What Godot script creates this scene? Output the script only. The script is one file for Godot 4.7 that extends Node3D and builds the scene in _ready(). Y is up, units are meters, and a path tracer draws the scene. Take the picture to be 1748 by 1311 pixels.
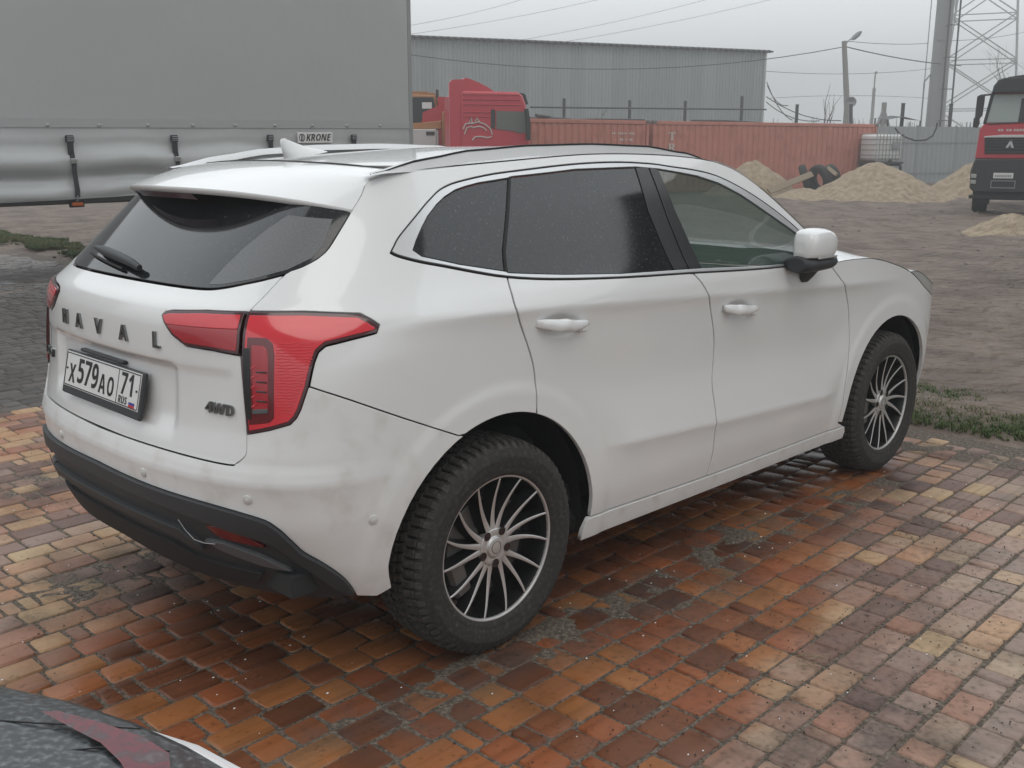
extends Node3D
# A white SUV on wet brick paving in a haulage yard under an overcast sky.
# Axes: x runs forward along the SUV from its rear axle, y is up, z runs to its right-hand side.

const CAM := Vector3(-2.1676, 1.6036, 3.1037)
const YAW := -0.7829
const PITCH := -0.2266
const FPX := 1769.17          # focal length in photograph pixels (1748 x 1311)
var M := {}
var rng := RandomNumberGenerator.new()
var used := {}


func _ready() -> void:
	rng.seed = 7
	view()
	materials()
	yard()
	paving()
	sand_and_grass()
	suv()
	trailer()
	backdrop()
	lorries()
	foreground_car()
	house()


func view() -> void:
	var cam := Camera3D.new()
	cam.name = "camera"
	cam.fov = rad_to_deg(2.0 * atan(655.5 / FPX))
	cam.near = 0.05
	cam.far = 1500.0
	add_child(cam)
	cam.position = CAM
	cam.look_at(CAM + forward(), Vector3.UP)
	cam.current = true
	var env := Environment.new()
	env.background_mode = Environment.BG_SKY
	var sky_mat := ProceduralSkyMaterial.new()
	sky_mat.sky_top_color = Color(0.935, 0.955, 0.97)
	sky_mat.sky_horizon_color = Color(0.855, 0.865, 0.872)
	sky_mat.sky_curve = 0.32
	sky_mat.sky_energy_multiplier = 1.12
	sky_mat.ground_horizon_color = Color(0.66, 0.67, 0.67)
	sky_mat.ground_bottom_color = Color(0.30, 0.27, 0.25)
	sky_mat.ground_curve = 0.05
	sky_mat.sun_angle_max = 0.0
	var s := Sky.new()
	s.sky_material = sky_mat
	env.sky = s
	env.tonemap_mode = Environment.TONE_MAPPER_LINEAR
	env.tonemap_exposure = 1.40
	env.sdfgi_enabled = true
	env.ssao_enabled = true
	env.ssil_enabled = true
	env.fog_enabled = true
	env.fog_light_color = Color(0.955, 0.965, 0.97)
	env.fog_density = 0.0044
	var we := WorldEnvironment.new()
	we.name = "world_environment"
	we.environment = env
	add_child(we)
	var sun := DirectionalLight3D.new()
	sun.name = "overcast_sun"
	sun.light_energy = 0.22
	sun.light_color = Color(1.0, 0.985, 0.96)
	sun.light_angular_distance = 40.0
	sun.shadow_enabled = true
	add_child(sun)
	sun.look_at_from_position(Vector3(-3, 9, 5), Vector3(0, 0, 0), Vector3.UP)


func forward() -> Vector3:
	return Vector3(cos(PITCH) * cos(YAW), sin(PITCH), cos(PITCH) * sin(YAW))


# A point seen at photograph pixel (px, py), at horizontal distance d in front of the camera.
func at(px: float, py: float, d: float) -> Vector3:
	var f := forward()
	var r := Vector3(-sin(YAW), 0, cos(YAW))
	var u := r.cross(f)
	var dir := f + r * ((px - 874.0) / FPX) - u * ((py - 655.5) / FPX)
	return CAM + dir * (d / dir.dot(Vector3(cos(YAW), 0, sin(YAW))))


func ground_at(px: float, d: float) -> Vector3:
	var p := at(px, 300.0, d)
	return Vector3(p.x, 0, p.z)


# ---------------------------------------------------------------- mesh building
class MB:
	var v := PackedVector3Array()
	var n := PackedVector3Array()
	var t := PackedVector2Array()
	var c := PackedColorArray()
	var ix := PackedInt32Array()

	func vert(p: Vector3, nn: Vector3, uv := Vector2.ZERO) -> int:
		v.append(p)
		n.append(nn)
		t.append(uv)
		return v.size() - 1

	func tri(a: int, b: int, d: int) -> void:
		var g := (v[b] - v[a]).cross(v[d] - v[a])
		if g.dot(n[a] + n[b] + n[d]) > 0.0:
			ix.append(a); ix.append(d); ix.append(b)
		else:
			ix.append(a); ix.append(b); ix.append(d)

	func quad(a: int, b: int, d: int, e: int) -> void:
		tri(a, b, d)
		tri(a, d, e)

	# convex flat face; points run anticlockwise seen from outside
	func face(p: Array) -> void:
		var nn: Vector3 = (p[1] - p[0]).cross(p[2] - p[0])
		if nn.length() < 1e-12 and p.size() > 3:
			nn = (p[2] - p[0]).cross(p[3] - p[0])
		nn = nn.normalized()
		var k := v.size()
		for q in p:
			vert(q, nn, Vector2(q.x + q.z, q.y))
		for i in range(1, p.size() - 1):
			tri(k, k + i, k + i + 1)

	# box with chamfered edges
	func box(o: Vector3, s: Vector3, b := Basis.IDENTITY, ch := 0.0) -> void:
		var h := s * 0.5
		ch = minf(ch, minf(h.x, minf(h.y, h.z)) * 0.9)
		if ch <= 0.0:
			for ax in 3:
				for sg in [-1.0, 1.0]:
					var e := [Vector3.RIGHT, Vector3.UP, Vector3.BACK]
					var nn: Vector3 = e[ax] * sg
					var p: Vector3 = e[(ax + 1) % 3]
					var q: Vector3 = e[(ax + 2) % 3] * sg
					var pts := []
					for w in [[-1, -1], [1, -1], [1, 1], [-1, 1]]:
						pts.append(o + b * ((nn + p * w[0] + q * w[1]) * h))
					face(pts)
			return
		var corner := func(sx: float, sy: float, sz: float, ax: int) -> Vector3:
			var q := Vector3(sx, sy, sz) * h
			for k in 3:
				if k != ax:
					q[k] -= ch * signf(q[k])
			return o + b * q
		for ax in 3:
			for sg in [-1.0, 1.0]:
				var pts := []
				for w in [[-1, -1], [1, -1], [1, 1], [-1, 1]]:
					var q := [0.0, 0.0, 0.0]
					q[ax] = sg
					q[(ax + 1) % 3] = w[0]
					q[(ax + 2) % 3] = w[1] * sg
					pts.append(corner.call(q[0], q[1], q[2], ax))
				face(pts)
		for ax in 3:          # the edge chamfers run along ax
			for s1 in [-1.0, 1.0]:
				for s2 in [-1.0, 1.0]:
					var a1 := (ax + 1) % 3
					var a2 := (ax + 2) % 3
					var pts := []
					for w in [[-1, 0], [1, 0], [1, 1], [-1, 1]]:
						var q := [0.0, 0.0, 0.0]
						q[ax] = w[0]
						q[a1] = s1
						q[a2] = s2
						pts.append(corner.call(q[0], q[1], q[2], a1 if w[1] == 0 else a2))
					if s1 * s2 < 0:
						pts.reverse()
					face(pts)
		for sx in [-1.0, 1.0]:
			for sy in [-1.0, 1.0]:
				for sz in [-1.0, 1.0]:
					var pts := [corner.call(sx, sy, sz, 0), corner.call(sx, sy, sz, 1), corner.call(sx, sy, sz, 2)]
					if sx * sy * sz < 0:
						pts.reverse()
					face(pts)

	# swept tube through points; r one radius or one for each point
	func tube(p: Array, r, sides := 8, caps := true) -> void:
		var prev := Vector3.ZERO
		var base := v.size()
		for i in p.size():
			var d: Vector3 = (p[mini(i + 1, p.size() - 1)] - p[maxi(i - 1, 0)]).normalized()
			var a := prev
			if i == 0:
				a = Vector3.UP if absf(d.y) < 0.9 else Vector3.RIGHT
			a = (a - d * a.dot(d)).normalized()
			prev = a
			var bb := d.cross(a)
			var rad: float = r[i] if r is Array else r
			for k in sides:
				var an := TAU * k / sides
				var nn := a * cos(an) + bb * sin(an)
				vert(p[i] + nn * rad, nn, Vector2(float(k) / sides, i))
		for i in p.size() - 1:
			for k in sides:
				var k2 := (k + 1) % sides
				quad(base + i * sides + k, base + i * sides + k2, base + (i + 1) * sides + k2, base + (i + 1) * sides + k)
		if caps:
			for e in [0, p.size() - 1]:
				var d: Vector3 = (p[0] - p[1]).normalized() if e == 0 else (p[e] - p[e - 1]).normalized()
				var k0 := vert(p[e], d)
				for k in sides:
					vert(v[base + e * sides + k], d)
				for k in sides:
					tri(k0, k0 + 1 + k, k0 + 1 + (k + 1) % sides)

	# revolve profile points (radius, height) about the local y axis of xf; smooth within, creased where flagged
	func lathe(prof: Array, xf: Transform3D, segs := 32, a0 := 0.0, a1 := TAU, smooth := true) -> void:
		var m := prof.size()
		var outn := []
		for i in m:
			var d: Vector2 = prof[mini(i + 1, m - 1)] - prof[maxi(i - 1, 0)]
			outn.append(Vector2(d.y, -d.x).normalized())
		if smooth:
			var base := v.size()
			for i in m:
				for k in segs + 1:
					var a := lerpf(a0, a1, float(k) / segs)
					var nn: Vector2 = outn[i]
					vert(xf * Vector3(prof[i].x * cos(a), prof[i].y, prof[i].x * sin(a)), (xf.basis * Vector3(nn.x * cos(a), nn.y, nn.x * sin(a))).normalized(), Vector2(float(k) / segs, float(i) / (m - 1)))
			for i in m - 1:
				for k in segs:
					var q := base + i * (segs + 1) + k
					quad(q, q + 1, q + segs + 2, q + segs + 1)
		else:
			for i in m - 1:
				lathe([prof[i], prof[i + 1]], xf, segs, a0, a1, true)

	# grid of points, smooth; hint points to the outer side
	func sheet(g: Array, hint := Vector3.UP, uvs := Vector2.ONE) -> void:
		var rows := g.size()
		var cols: int = g[0].size()
		var base := v.size()
		for i in rows:
			for j in cols:
				var a: Vector3 = g[mini(i + 1, rows - 1)][j] - g[maxi(i - 1, 0)][j]
				var b: Vector3 = g[i][mini(j + 1, cols - 1)] - g[i][maxi(j - 1, 0)]
				var nn := a.cross(b).normalized()
				if nn.dot(hint) < 0.0:
					nn = -nn
				vert(g[i][j], nn, Vector2(float(j) / (cols - 1), float(i) / (rows - 1)) * uvs)
		for i in rows - 1:
			for j in cols - 1:
				var q := base + i * cols + j
				quad(q, q + 1, q + cols + 1, q + cols)

	# extrude a 2-D outline (any winding) along the local z of xf, from z0 to z1, with a chamfer at z1
	func extrude(poly: PackedVector2Array, z0: float, z1: float, xf: Transform3D, ch := 0.0) -> void:
		var q := poly
		if Geometry2D.is_polygon_clockwise(q):
			q = q.duplicate()
			q.reverse()
		var top := q
		if ch > 0.0:
			var r := Geometry2D.offset_polygon(q, -ch)
			if r.size() == 1 and r[0].size() == q.size():
				top = r[0]
				# line the offset outline up with the source outline
				var best := 0
				var bd := 1e9
				for i in top.size():
					var dd := top[i].distance_to(q[0])
					if dd < bd:
						bd = dd
						best = i
				var al := PackedVector2Array()
				for i in top.size():
					al.append(top[(best + i) % top.size()])
				top = al
			else:
				ch = 0.0
		var nz := xf.basis.z.normalized()
		for side in [0, 1]:
			var pl := q if side == 0 else top
			var z := z0 if side == 0 else z1
			var k := v.size()
			for p in pl:
				vert(xf * Vector3(p.x, p.y, z), -nz if side == 0 else nz, p)
			var tr := Geometry2D.triangulate_polygon(pl)
			for i in range(0, tr.size(), 3):
				tri(k + tr[i], k + tr[i + 1], k + tr[i + 2])
		var zc := z1 - ch
		for i in q.size():
			var j := (i + 1) % q.size()
			if q[i].distance_squared_to(q[j]) < 1e-12:
				continue
			face([xf * Vector3(q[i].x, q[i].y, z0), xf * Vector3(q[j].x, q[j].y, z0), xf * Vector3(q[j].x, q[j].y, zc), xf * Vector3(q[i].x, q[i].y, zc)])
			if ch > 0.0:
				face([xf * Vector3(q[i].x, q[i].y, zc), xf * Vector3(q[j].x, q[j].y, zc), xf * Vector3(top[j].x, top[j].y, z1), xf * Vector3(top[i].x, top[i].y, z1)])

	func mirrored() -> MB:
		var o := MB.new()
		for p in v:
			o.v.append(Vector3(p.x, p.y, -p.z))
		for p in n:
			o.n.append(Vector3(p.x, p.y, -p.z))
		o.t = t
		o.c = c
		for i in range(0, ix.size(), 3):
			o.ix.append(ix[i]); o.ix.append(ix[i + 2]); o.ix.append(ix[i + 1])
		return o

	func mesh() -> ArrayMesh:
		var a := []
		a.resize(Mesh.ARRAY_MAX)
		a[Mesh.ARRAY_VERTEX] = v
		a[Mesh.ARRAY_NORMAL] = n
		a[Mesh.ARRAY_TEX_UV] = t
		if c.size() == v.size():
			a[Mesh.ARRAY_COLOR] = c
		a[Mesh.ARRAY_INDEX] = ix
		var m := ArrayMesh.new()
		m.add_surface_from_arrays(Mesh.PRIMITIVE_TRIANGLES, a)
		return m


func numbered(called: String) -> String:
	if not used.has(called):
		used[called] = 0
		return called
	used[called] += 1
	return "%s_%03d" % [called, used[called]]


func part(called: String, m: MB, mat: Material, parent: Node) -> MeshInstance3D:
	var o := MeshInstance3D.new()
	o.name = called
	o.mesh = m.mesh()
	o.material_override = mat
	parent.add_child(o, true)
	return o


func thing(called: String, label: String, category: String, where := Vector3.ZERO, turn := 0.0, group := "") -> Node3D:
	var o := Node3D.new()
	o.name = numbered(called)
	add_child(o, true)
	o.position = where
	o.rotation.y = turn
	o.set_meta("label", label)
	o.set_meta("category", category)
	if group:
		o.set_meta("group", group)
	return o


func structure(called: String, m: MB, mat: Material) -> MeshInstance3D:
	var o := part(numbered(called), m, mat, self)
	o.set_meta("kind", "structure")
	return o


func lettering(called: String, words: String, height: float, mat: Material, xf: Transform3D, parent: Node, depth := 0.003, face_name := "Droid Sans", bold := true, stretch := 1.0) -> MeshInstance3D:
	var f := SystemFont.new()
	f.font_names = PackedStringArray([face_name])
	f.font_weight = 700 if bold else 400
	var tm := TextMesh.new()
	tm.text = words
	tm.font = f
	tm.font_size = 48
	tm.pixel_size = height / (48.0 * 0.714)
	tm.depth = depth
	tm.curve_step = 1.0
	var o := MeshInstance3D.new()
	o.name = called
	o.mesh = tm
	o.material_override = mat
	parent.add_child(o, true)
	o.transform = xf * Transform3D(Basis.from_scale(Vector3(stretch, 1, 1)), Vector3.ZERO)
	return o


func lerp_table(tab: Array, x: float) -> float:
	if x <= tab[0][0]:
		return tab[0][1]
	for i in tab.size() - 1:
		if x <= tab[i + 1][0]:
			return lerpf(tab[i][1], tab[i + 1][1], smoothstep(0, 1, (x - tab[i][0]) / (tab[i + 1][0] - tab[i][0])) * 0.5 + 0.5 * (x - tab[i][0]) / (tab[i + 1][0] - tab[i][0]))
	return tab[-1][1]


# ---------------------------------------------------------------- materials
func mat(called: String, lin: Color, rough := 0.8, metal := 0.0, spec := 0.5) -> StandardMaterial3D:
	var m := StandardMaterial3D.new()
	m.resource_name = called
	var s := lin.linear_to_srgb()
	s.a = lin.a
	m.albedo_color = s
	m.roughness = rough
	m.metallic = metal
	m.metallic_specular = spec
	M[called] = m
	return m


func noise(freq: float, seed_at: int, octaves := 4, kind := FastNoiseLite.TYPE_SIMPLEX_SMOOTH) -> FastNoiseLite:
	var n := FastNoiseLite.new()
	n.noise_type = kind
	n.frequency = freq
	n.seed = seed_at
	n.fractal_octaves = octaves
	return n


# a seamless noise picture between two colours (given linear), with stops in between
func speckle(size: int, freq: float, seed_at: int, stops: Array, octaves := 5) -> NoiseTexture2D:
	var t := NoiseTexture2D.new()
	t.width = size
	t.height = size
	t.seamless = true
	t.noise = noise(freq, seed_at, octaves)
	var g := Gradient.new()
	var offs := PackedFloat32Array()
	var cols := PackedColorArray()
	for s in stops:
		offs.append(s[0])
		cols.append(Color(s[1]).linear_to_srgb())
	g.offsets = offs
	g.colors = cols
	t.color_ramp = g
	return t


func bump(size: int, freq: float, seed_at: int, strength := 6.0, octaves := 5) -> NoiseTexture2D:
	var t := NoiseTexture2D.new()
	t.width = size
	t.height = size
	t.seamless = true
	t.as_normal_map = true
	t.bump_strength = strength
	t.noise = noise(freq, seed_at, octaves)
	return t


func triplanar(m: StandardMaterial3D, scale: float, world := true) -> void:
	m.uv1_triplanar = true
	m.uv1_world_triplanar = world
	m.uv1_scale = Vector3.ONE * scale
	m.uv1_triplanar_sharpness = 4.0


func gray(v: float) -> Color:
	return Color(v, v, v)


func materials() -> void:
	# SUV
	var p := mat("paint", Color(0.715, 0.728, 0.735), 0.26, 0.0, 0.5)
	p.clearcoat_enabled = true
	p.clearcoat = 0.8
	p.clearcoat_roughness = 0.04
	var gd := mat("glass_dark", Color(1, 1, 1), 0.07, 0.0, 0.55)
	gd.albedo_texture = speckle(512, 0.09, 15, [[0.0, Color(0.010, 0.012, 0.015)], [0.66, Color(0.013, 0.015, 0.018)], [0.76, Color(0.028, 0.030, 0.033)], [0.92, Color(0.12, 0.125, 0.13)]], 3)
	triplanar(gd, 1.6, false)
	var rf := mat("rain_film", Color(1, 1, 1), 0.42)
	rf.albedo_texture = speckle(512, 0.22, 16, [[0.0, Color(0.075, 0.078, 0.083)], [0.5, Color(0.115, 0.12, 0.126)], [1.0, Color(0.17, 0.175, 0.18)]], 2)
	triplanar(rf, 1.6, false)
	var gg := mat("glass_green", Color(0.085, 0.135, 0.115, 0.50), 0.02, 0.0, 0.55)
	gg.transparency = BaseMaterial3D.TRANSPARENCY_ALPHA
	var dp := mat("paint_dirty", Color(1, 1, 1), 0.36)
	dp.albedo_texture = speckle(512, 0.014, 17, [[0.0, Color(0.60, 0.59, 0.57)], [0.30, Color(0.675, 0.68, 0.675)], [0.5, Color(0.71, 0.722, 0.727)], [1.0, Color(0.715, 0.728, 0.735)]], 6)
	triplanar(dp, 1.1, false)
	dp.clearcoat_enabled = true
	dp.clearcoat = 0.5
	dp.clearcoat_roughness = 0.08
	mat("gloss_black", Color(0.018, 0.019, 0.022), 0.22)
	mat("plastic", Color(0.030, 0.034, 0.038), 0.55)
	mat("plastic_pale", Color(0.085, 0.09, 0.095), 0.5)
	mat("plastic_dark", Color(0.014, 0.014, 0.015), 0.8)
	mat("rubber", Color(0.010, 0.010, 0.011), 0.7)
	mat("chrome", Color(0.55, 0.56, 0.57), 0.16, 1.0)
	mat("satin", Color(0.62, 0.63, 0.64), 0.32, 0.75)
	mat("satin_grey", Color(0.40, 0.41, 0.42), 0.36, 0.6)
	mat("satin_light", Color(0.60, 0.605, 0.61), 0.4, 0.4)
	mat("badge", Color(0.26, 0.265, 0.27), 0.16, 1.0)
	mat("sensor", Color(0.60, 0.605, 0.60), 0.4)
	mat("lamp_clear", Color(0.42, 0.43, 0.42), 0.08, 0.2)
	for q in [["lens_red", Color(0.62, 0.030, 0.045)], ["lens_mid", Color(0.36, 0.014, 0.024)], ["lens_deep", Color(0.115, 0.004, 0.008)], ["lens_edge", Color(0.055, 0.010, 0.016)], ["lens_black", Color(0.010, 0.006, 0.008)]]:
		var m := mat(q[0], q[1], 0.14, 0.0, 0.5)
		m.clearcoat_enabled = true
		m.clearcoat = 0.7
		m.clearcoat_roughness = 0.04
	mat("interior", Color(0.020, 0.021, 0.022), 0.9)
	mat("lining", Color(0.30, 0.30, 0.29), 0.95)
	mat("seat", Color(0.028, 0.028, 0.030), 0.8)
	mat("plate_white", Color(0.66, 0.67, 0.67), 0.45)
	mat("ink", Color(0.008, 0.008, 0.009), 0.5)
	mat("flag_blue", Color(0.03, 0.05, 0.28), 0.5)
	mat("flag_red", Color(0.50, 0.03, 0.05), 0.5)
	var rt := mat("rubber_tyre", Color(1, 1, 1), 0.85)
	rt.albedo_texture = speckle(512, 0.03, 3, [[0.0, Color(0.018, 0.018, 0.018)], [0.50, Color(0.027, 0.026, 0.025)], [0.72, Color(0.042, 0.039, 0.035)], [0.95, Color(0.080, 0.073, 0.065)]])
	triplanar(rt, 3.0, false)
	var rd := mat("rubber_tread", Color(1, 1, 1), 0.9)
	rd.albedo_texture = speckle(256, 0.03, 5, [[0.0, Color(0.022, 0.022, 0.022)], [0.55, Color(0.042, 0.040, 0.037)], [0.95, Color(0.085, 0.078, 0.070)]])
	triplanar(rd, 4.0, false)
	mat("rim_silver", Color(0.60, 0.60, 0.60), 0.40, 0.7)
	mat("rim_black", Color(0.010, 0.010, 0.011), 0.35)
	mat("steel", Color(0.16, 0.155, 0.15), 0.5, 0.7)
	mat("faded_white", Color(0.50, 0.47, 0.45), 0.7)
	mat("faded_rust", Color(0.36, 0.17, 0.13), 0.8)


# ---------------------------------------------------------------- ground
const TURN := 0.022           # the paving runs slightly askew to the SUV


func rut(x: float, z: float, n1: FastNoiseLite, n2: FastNoiseLite) -> float:
	var h := 0.045 * n1.get_noise_2d(x, z)
	# wheel tracks curve across the yard
	for k in 5:
		var c := -6.0 - 3.1 * k + 0.10 * (x - 8.0) * (1.0 + 0.25 * k) - 0.004 * (x - 8.0) * (x - 8.0)
		for off in [-0.95, 0.95]:
			var d: float = (z - c - off) / 0.24
			h -= 0.035 * exp(-d * d) - 0.016 * exp(-(absf(d) - 1.7) * (absf(d) - 1.7) * 3.0)
	return h + 0.015 * n2.get_noise_2d(x, z)


func paving_end(z: float) -> float:
	return 3.34 - 0.053 * (z - 1.0)


func yard() -> void:
	var dirt := mat("dirt", Color(0.70, 0.645, 0.615), 0.85)
	dirt.albedo_texture = speckle(1024, 0.006, 11, [[0.0, Color(0.135, 0.108, 0.092)], [0.35, Color(0.185, 0.150, 0.128)], [0.6, Color(0.235, 0.196, 0.168)], [1.0, Color(0.30, 0.255, 0.215)]], 7)
	dirt.normal_enabled = true
	dirt.normal_texture = bump(512, 0.05, 12, 9.0)
	dirt.normal_scale = 0.8
	triplanar(dirt, 0.16)
	dirt.uv2_triplanar = true
	var far := MB.new()
	far.box(Vector3(60, -0.62, -40), Vector3(700, 1, 700))
	structure("far_ground", far, dirt)
	var n1 := noise(0.35, 21, 3)
	var n2 := noise(2.4, 22, 3)
	var m := MB.new()
	var xs := []
	var x := 2.6
	while x < 62.0:
		xs.append(x)
		x += 0.07 + 0.011 * (x - 2.6)
	var zs := []
	var z := 7.0
	while z > -46.0:
		zs.append(z)
		z -= 0.10 + 0.008 * absf(minf(z, 1.0) - 1.0)
	var g := []
	for zz in zs:
		var row := []
		for xx in xs:
			var e := smoothstep(-0.10, 0.5, xx - paving_end(zz))
			row.append(Vector3(xx, lerpf(-0.05, 0.004 + rut(xx, zz, n1, n2), e), zz))
		g.append(row)
	m.sheet(g, Vector3.UP)
	structure("ground", m, dirt)
	# the strip of yard seen below the trailer, beyond the paving's left end
	var litter := MB.new()
	for i in 420:
		var px := rng.randf_range(3.6, 24.0)
		var pz := rng.randf_range(-16.0, 3.0)
		var s := rng.randf_range(0.008, 0.03) * (1.0 + px * 0.03)
		litter.box(Vector3(px, rut(px, pz, n1, n2) + s * 0.2, pz), Vector3(s * 1.6, s, s), Basis(Vector3.UP, rng.randf() * TAU) * Basis(Vector3.RIGHT, rng.randf()), s * 0.3)
	var lo := part("gravel", litter, mat("stone", Color(0.20, 0.175, 0.155), 0.9), self)
	lo.set_meta("kind", "stuff")
	lo.set_meta("label", "small stones and clods scattered over the dirt yard")
	lo.set_meta("category", "gravel")


func wetness(x: float, z: float, n: FastNoiseLite, n2: FastNoiseLite) -> float:
	var vb := lerp_table([[-1.6, 1.5], [-1.0, 1.75], [-0.3, 1.95], [-0.03, 1.78], [0.4, 1.66], [0.85, 1.57], [1.27, 1.46], [1.82, 1.15], [2.25, 1.05], [2.71, 1.0], [3.1, 0.86], [3.6, 0.7]], x)
	var d := vb - z + 0.16 * n.get_noise_2d(x, z)
	var w := smoothstep(-0.22, 0.20, d)
	w = maxf(w, 0.46 * smoothstep(-1.1, -0.1, d + 0.25 * n.get_noise_2d(x * 0.6 + 9.0, z * 0.6)))
	# drier bricks behind the bumper on its left, where the trailer keeps the rain off
	var dry := smoothstep(0.05, -0.75, z + 0.25 * x + 0.35 * n.get_noise_2d(x * 0.7, z * 0.7 + 40.0))
	w = lerpf(w, 0.40 + 0.30 * n.get_noise_2d(x * 1.3 + 70.0, z * 1.3), dry * smoothstep(0.5, -0.4, x + 0.3 * z))
	return clampf(w + 0.20 * n2.get_noise_2d(x, z), 0.0, 1.0)


# where sand and mud have washed over the bricks: x, z, half lengths, thickness
const HEAPS := [[0.62, 0.97, 0.62, 0.17, 0.0082], [0.05, 0.93, 0.30, 0.12, 0.0065], [2.15, 1.02, 0.55, 0.14, 0.0082], [-0.45, 0.93, 0.32, 0.14, 0.0075], [0.30, 1.98, 0.40, 0.20, 0.0068], [1.45, 0.9, 0.5, 0.12, 0.0070], [-0.55, -0.55, 0.5, 0.3, 0.0065], [-0.2, -1.9, 0.5, 0.35, 0.0065], [3.25, 1.2, 0.12, 1.6, 0.013]]


func brick_mesh(length: float, seed_at: int) -> ArrayMesh:
	var r := RandomNumberGenerator.new()
	r.seed = seed_at
	var m := MB.new()
	var hx := length * 0.5
	var hz := 0.0556
	var rad := minf(0.0135, hx * 0.5)
	var top := []
	var low := []
	for c in [[1, 1, 0.0], [-1, 1, PI / 2], [-1, -1, PI], [1, -1, PI * 1.5]]:
		for k in 3:
			var a: float = c[2] + PI / 4 * k
			var o := Vector2(cos(a), sin(a)) * rad
			var p := Vector2(c[0] * (hx - rad), c[1] * (hz - rad)) + o
			p += Vector2(r.randf_range(-0.0015, 0.0015), r.randf_range(-0.0015, 0.0015))
			var q := p - o.normalized() * 0.0065
			top.append(Vector3(q.x, r.randf_range(-0.0012, 0.0), q.y))
			low.append(Vector3(p.x, -0.018, p.y))
	var k0 := m.v.size()
	for q in top:
		m.vert(q, (Vector3(q.x, 0, q.z).normalized() * 0.16 + Vector3.UP).normalized())
	for i in range(1, 11):
		m.tri(k0, k0 + i, k0 + i + 1)
	for i in 12:
		var o := Vector3(top[i].x, 0, top[i].z).normalized()
		m.vert(top[i], (o * 0.5 + Vector3.UP).normalized())
		m.vert(low[i], (o + Vector3.UP * 0.15).normalized())
	for i in 12:
		var j := (i + 1) % 12
		m.quad(k0 + 12 + i * 2, k0 + 12 + j * 2, k0 + 13 + j * 2, k0 + 13 + i * 2)
	return m.mesh()


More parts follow.
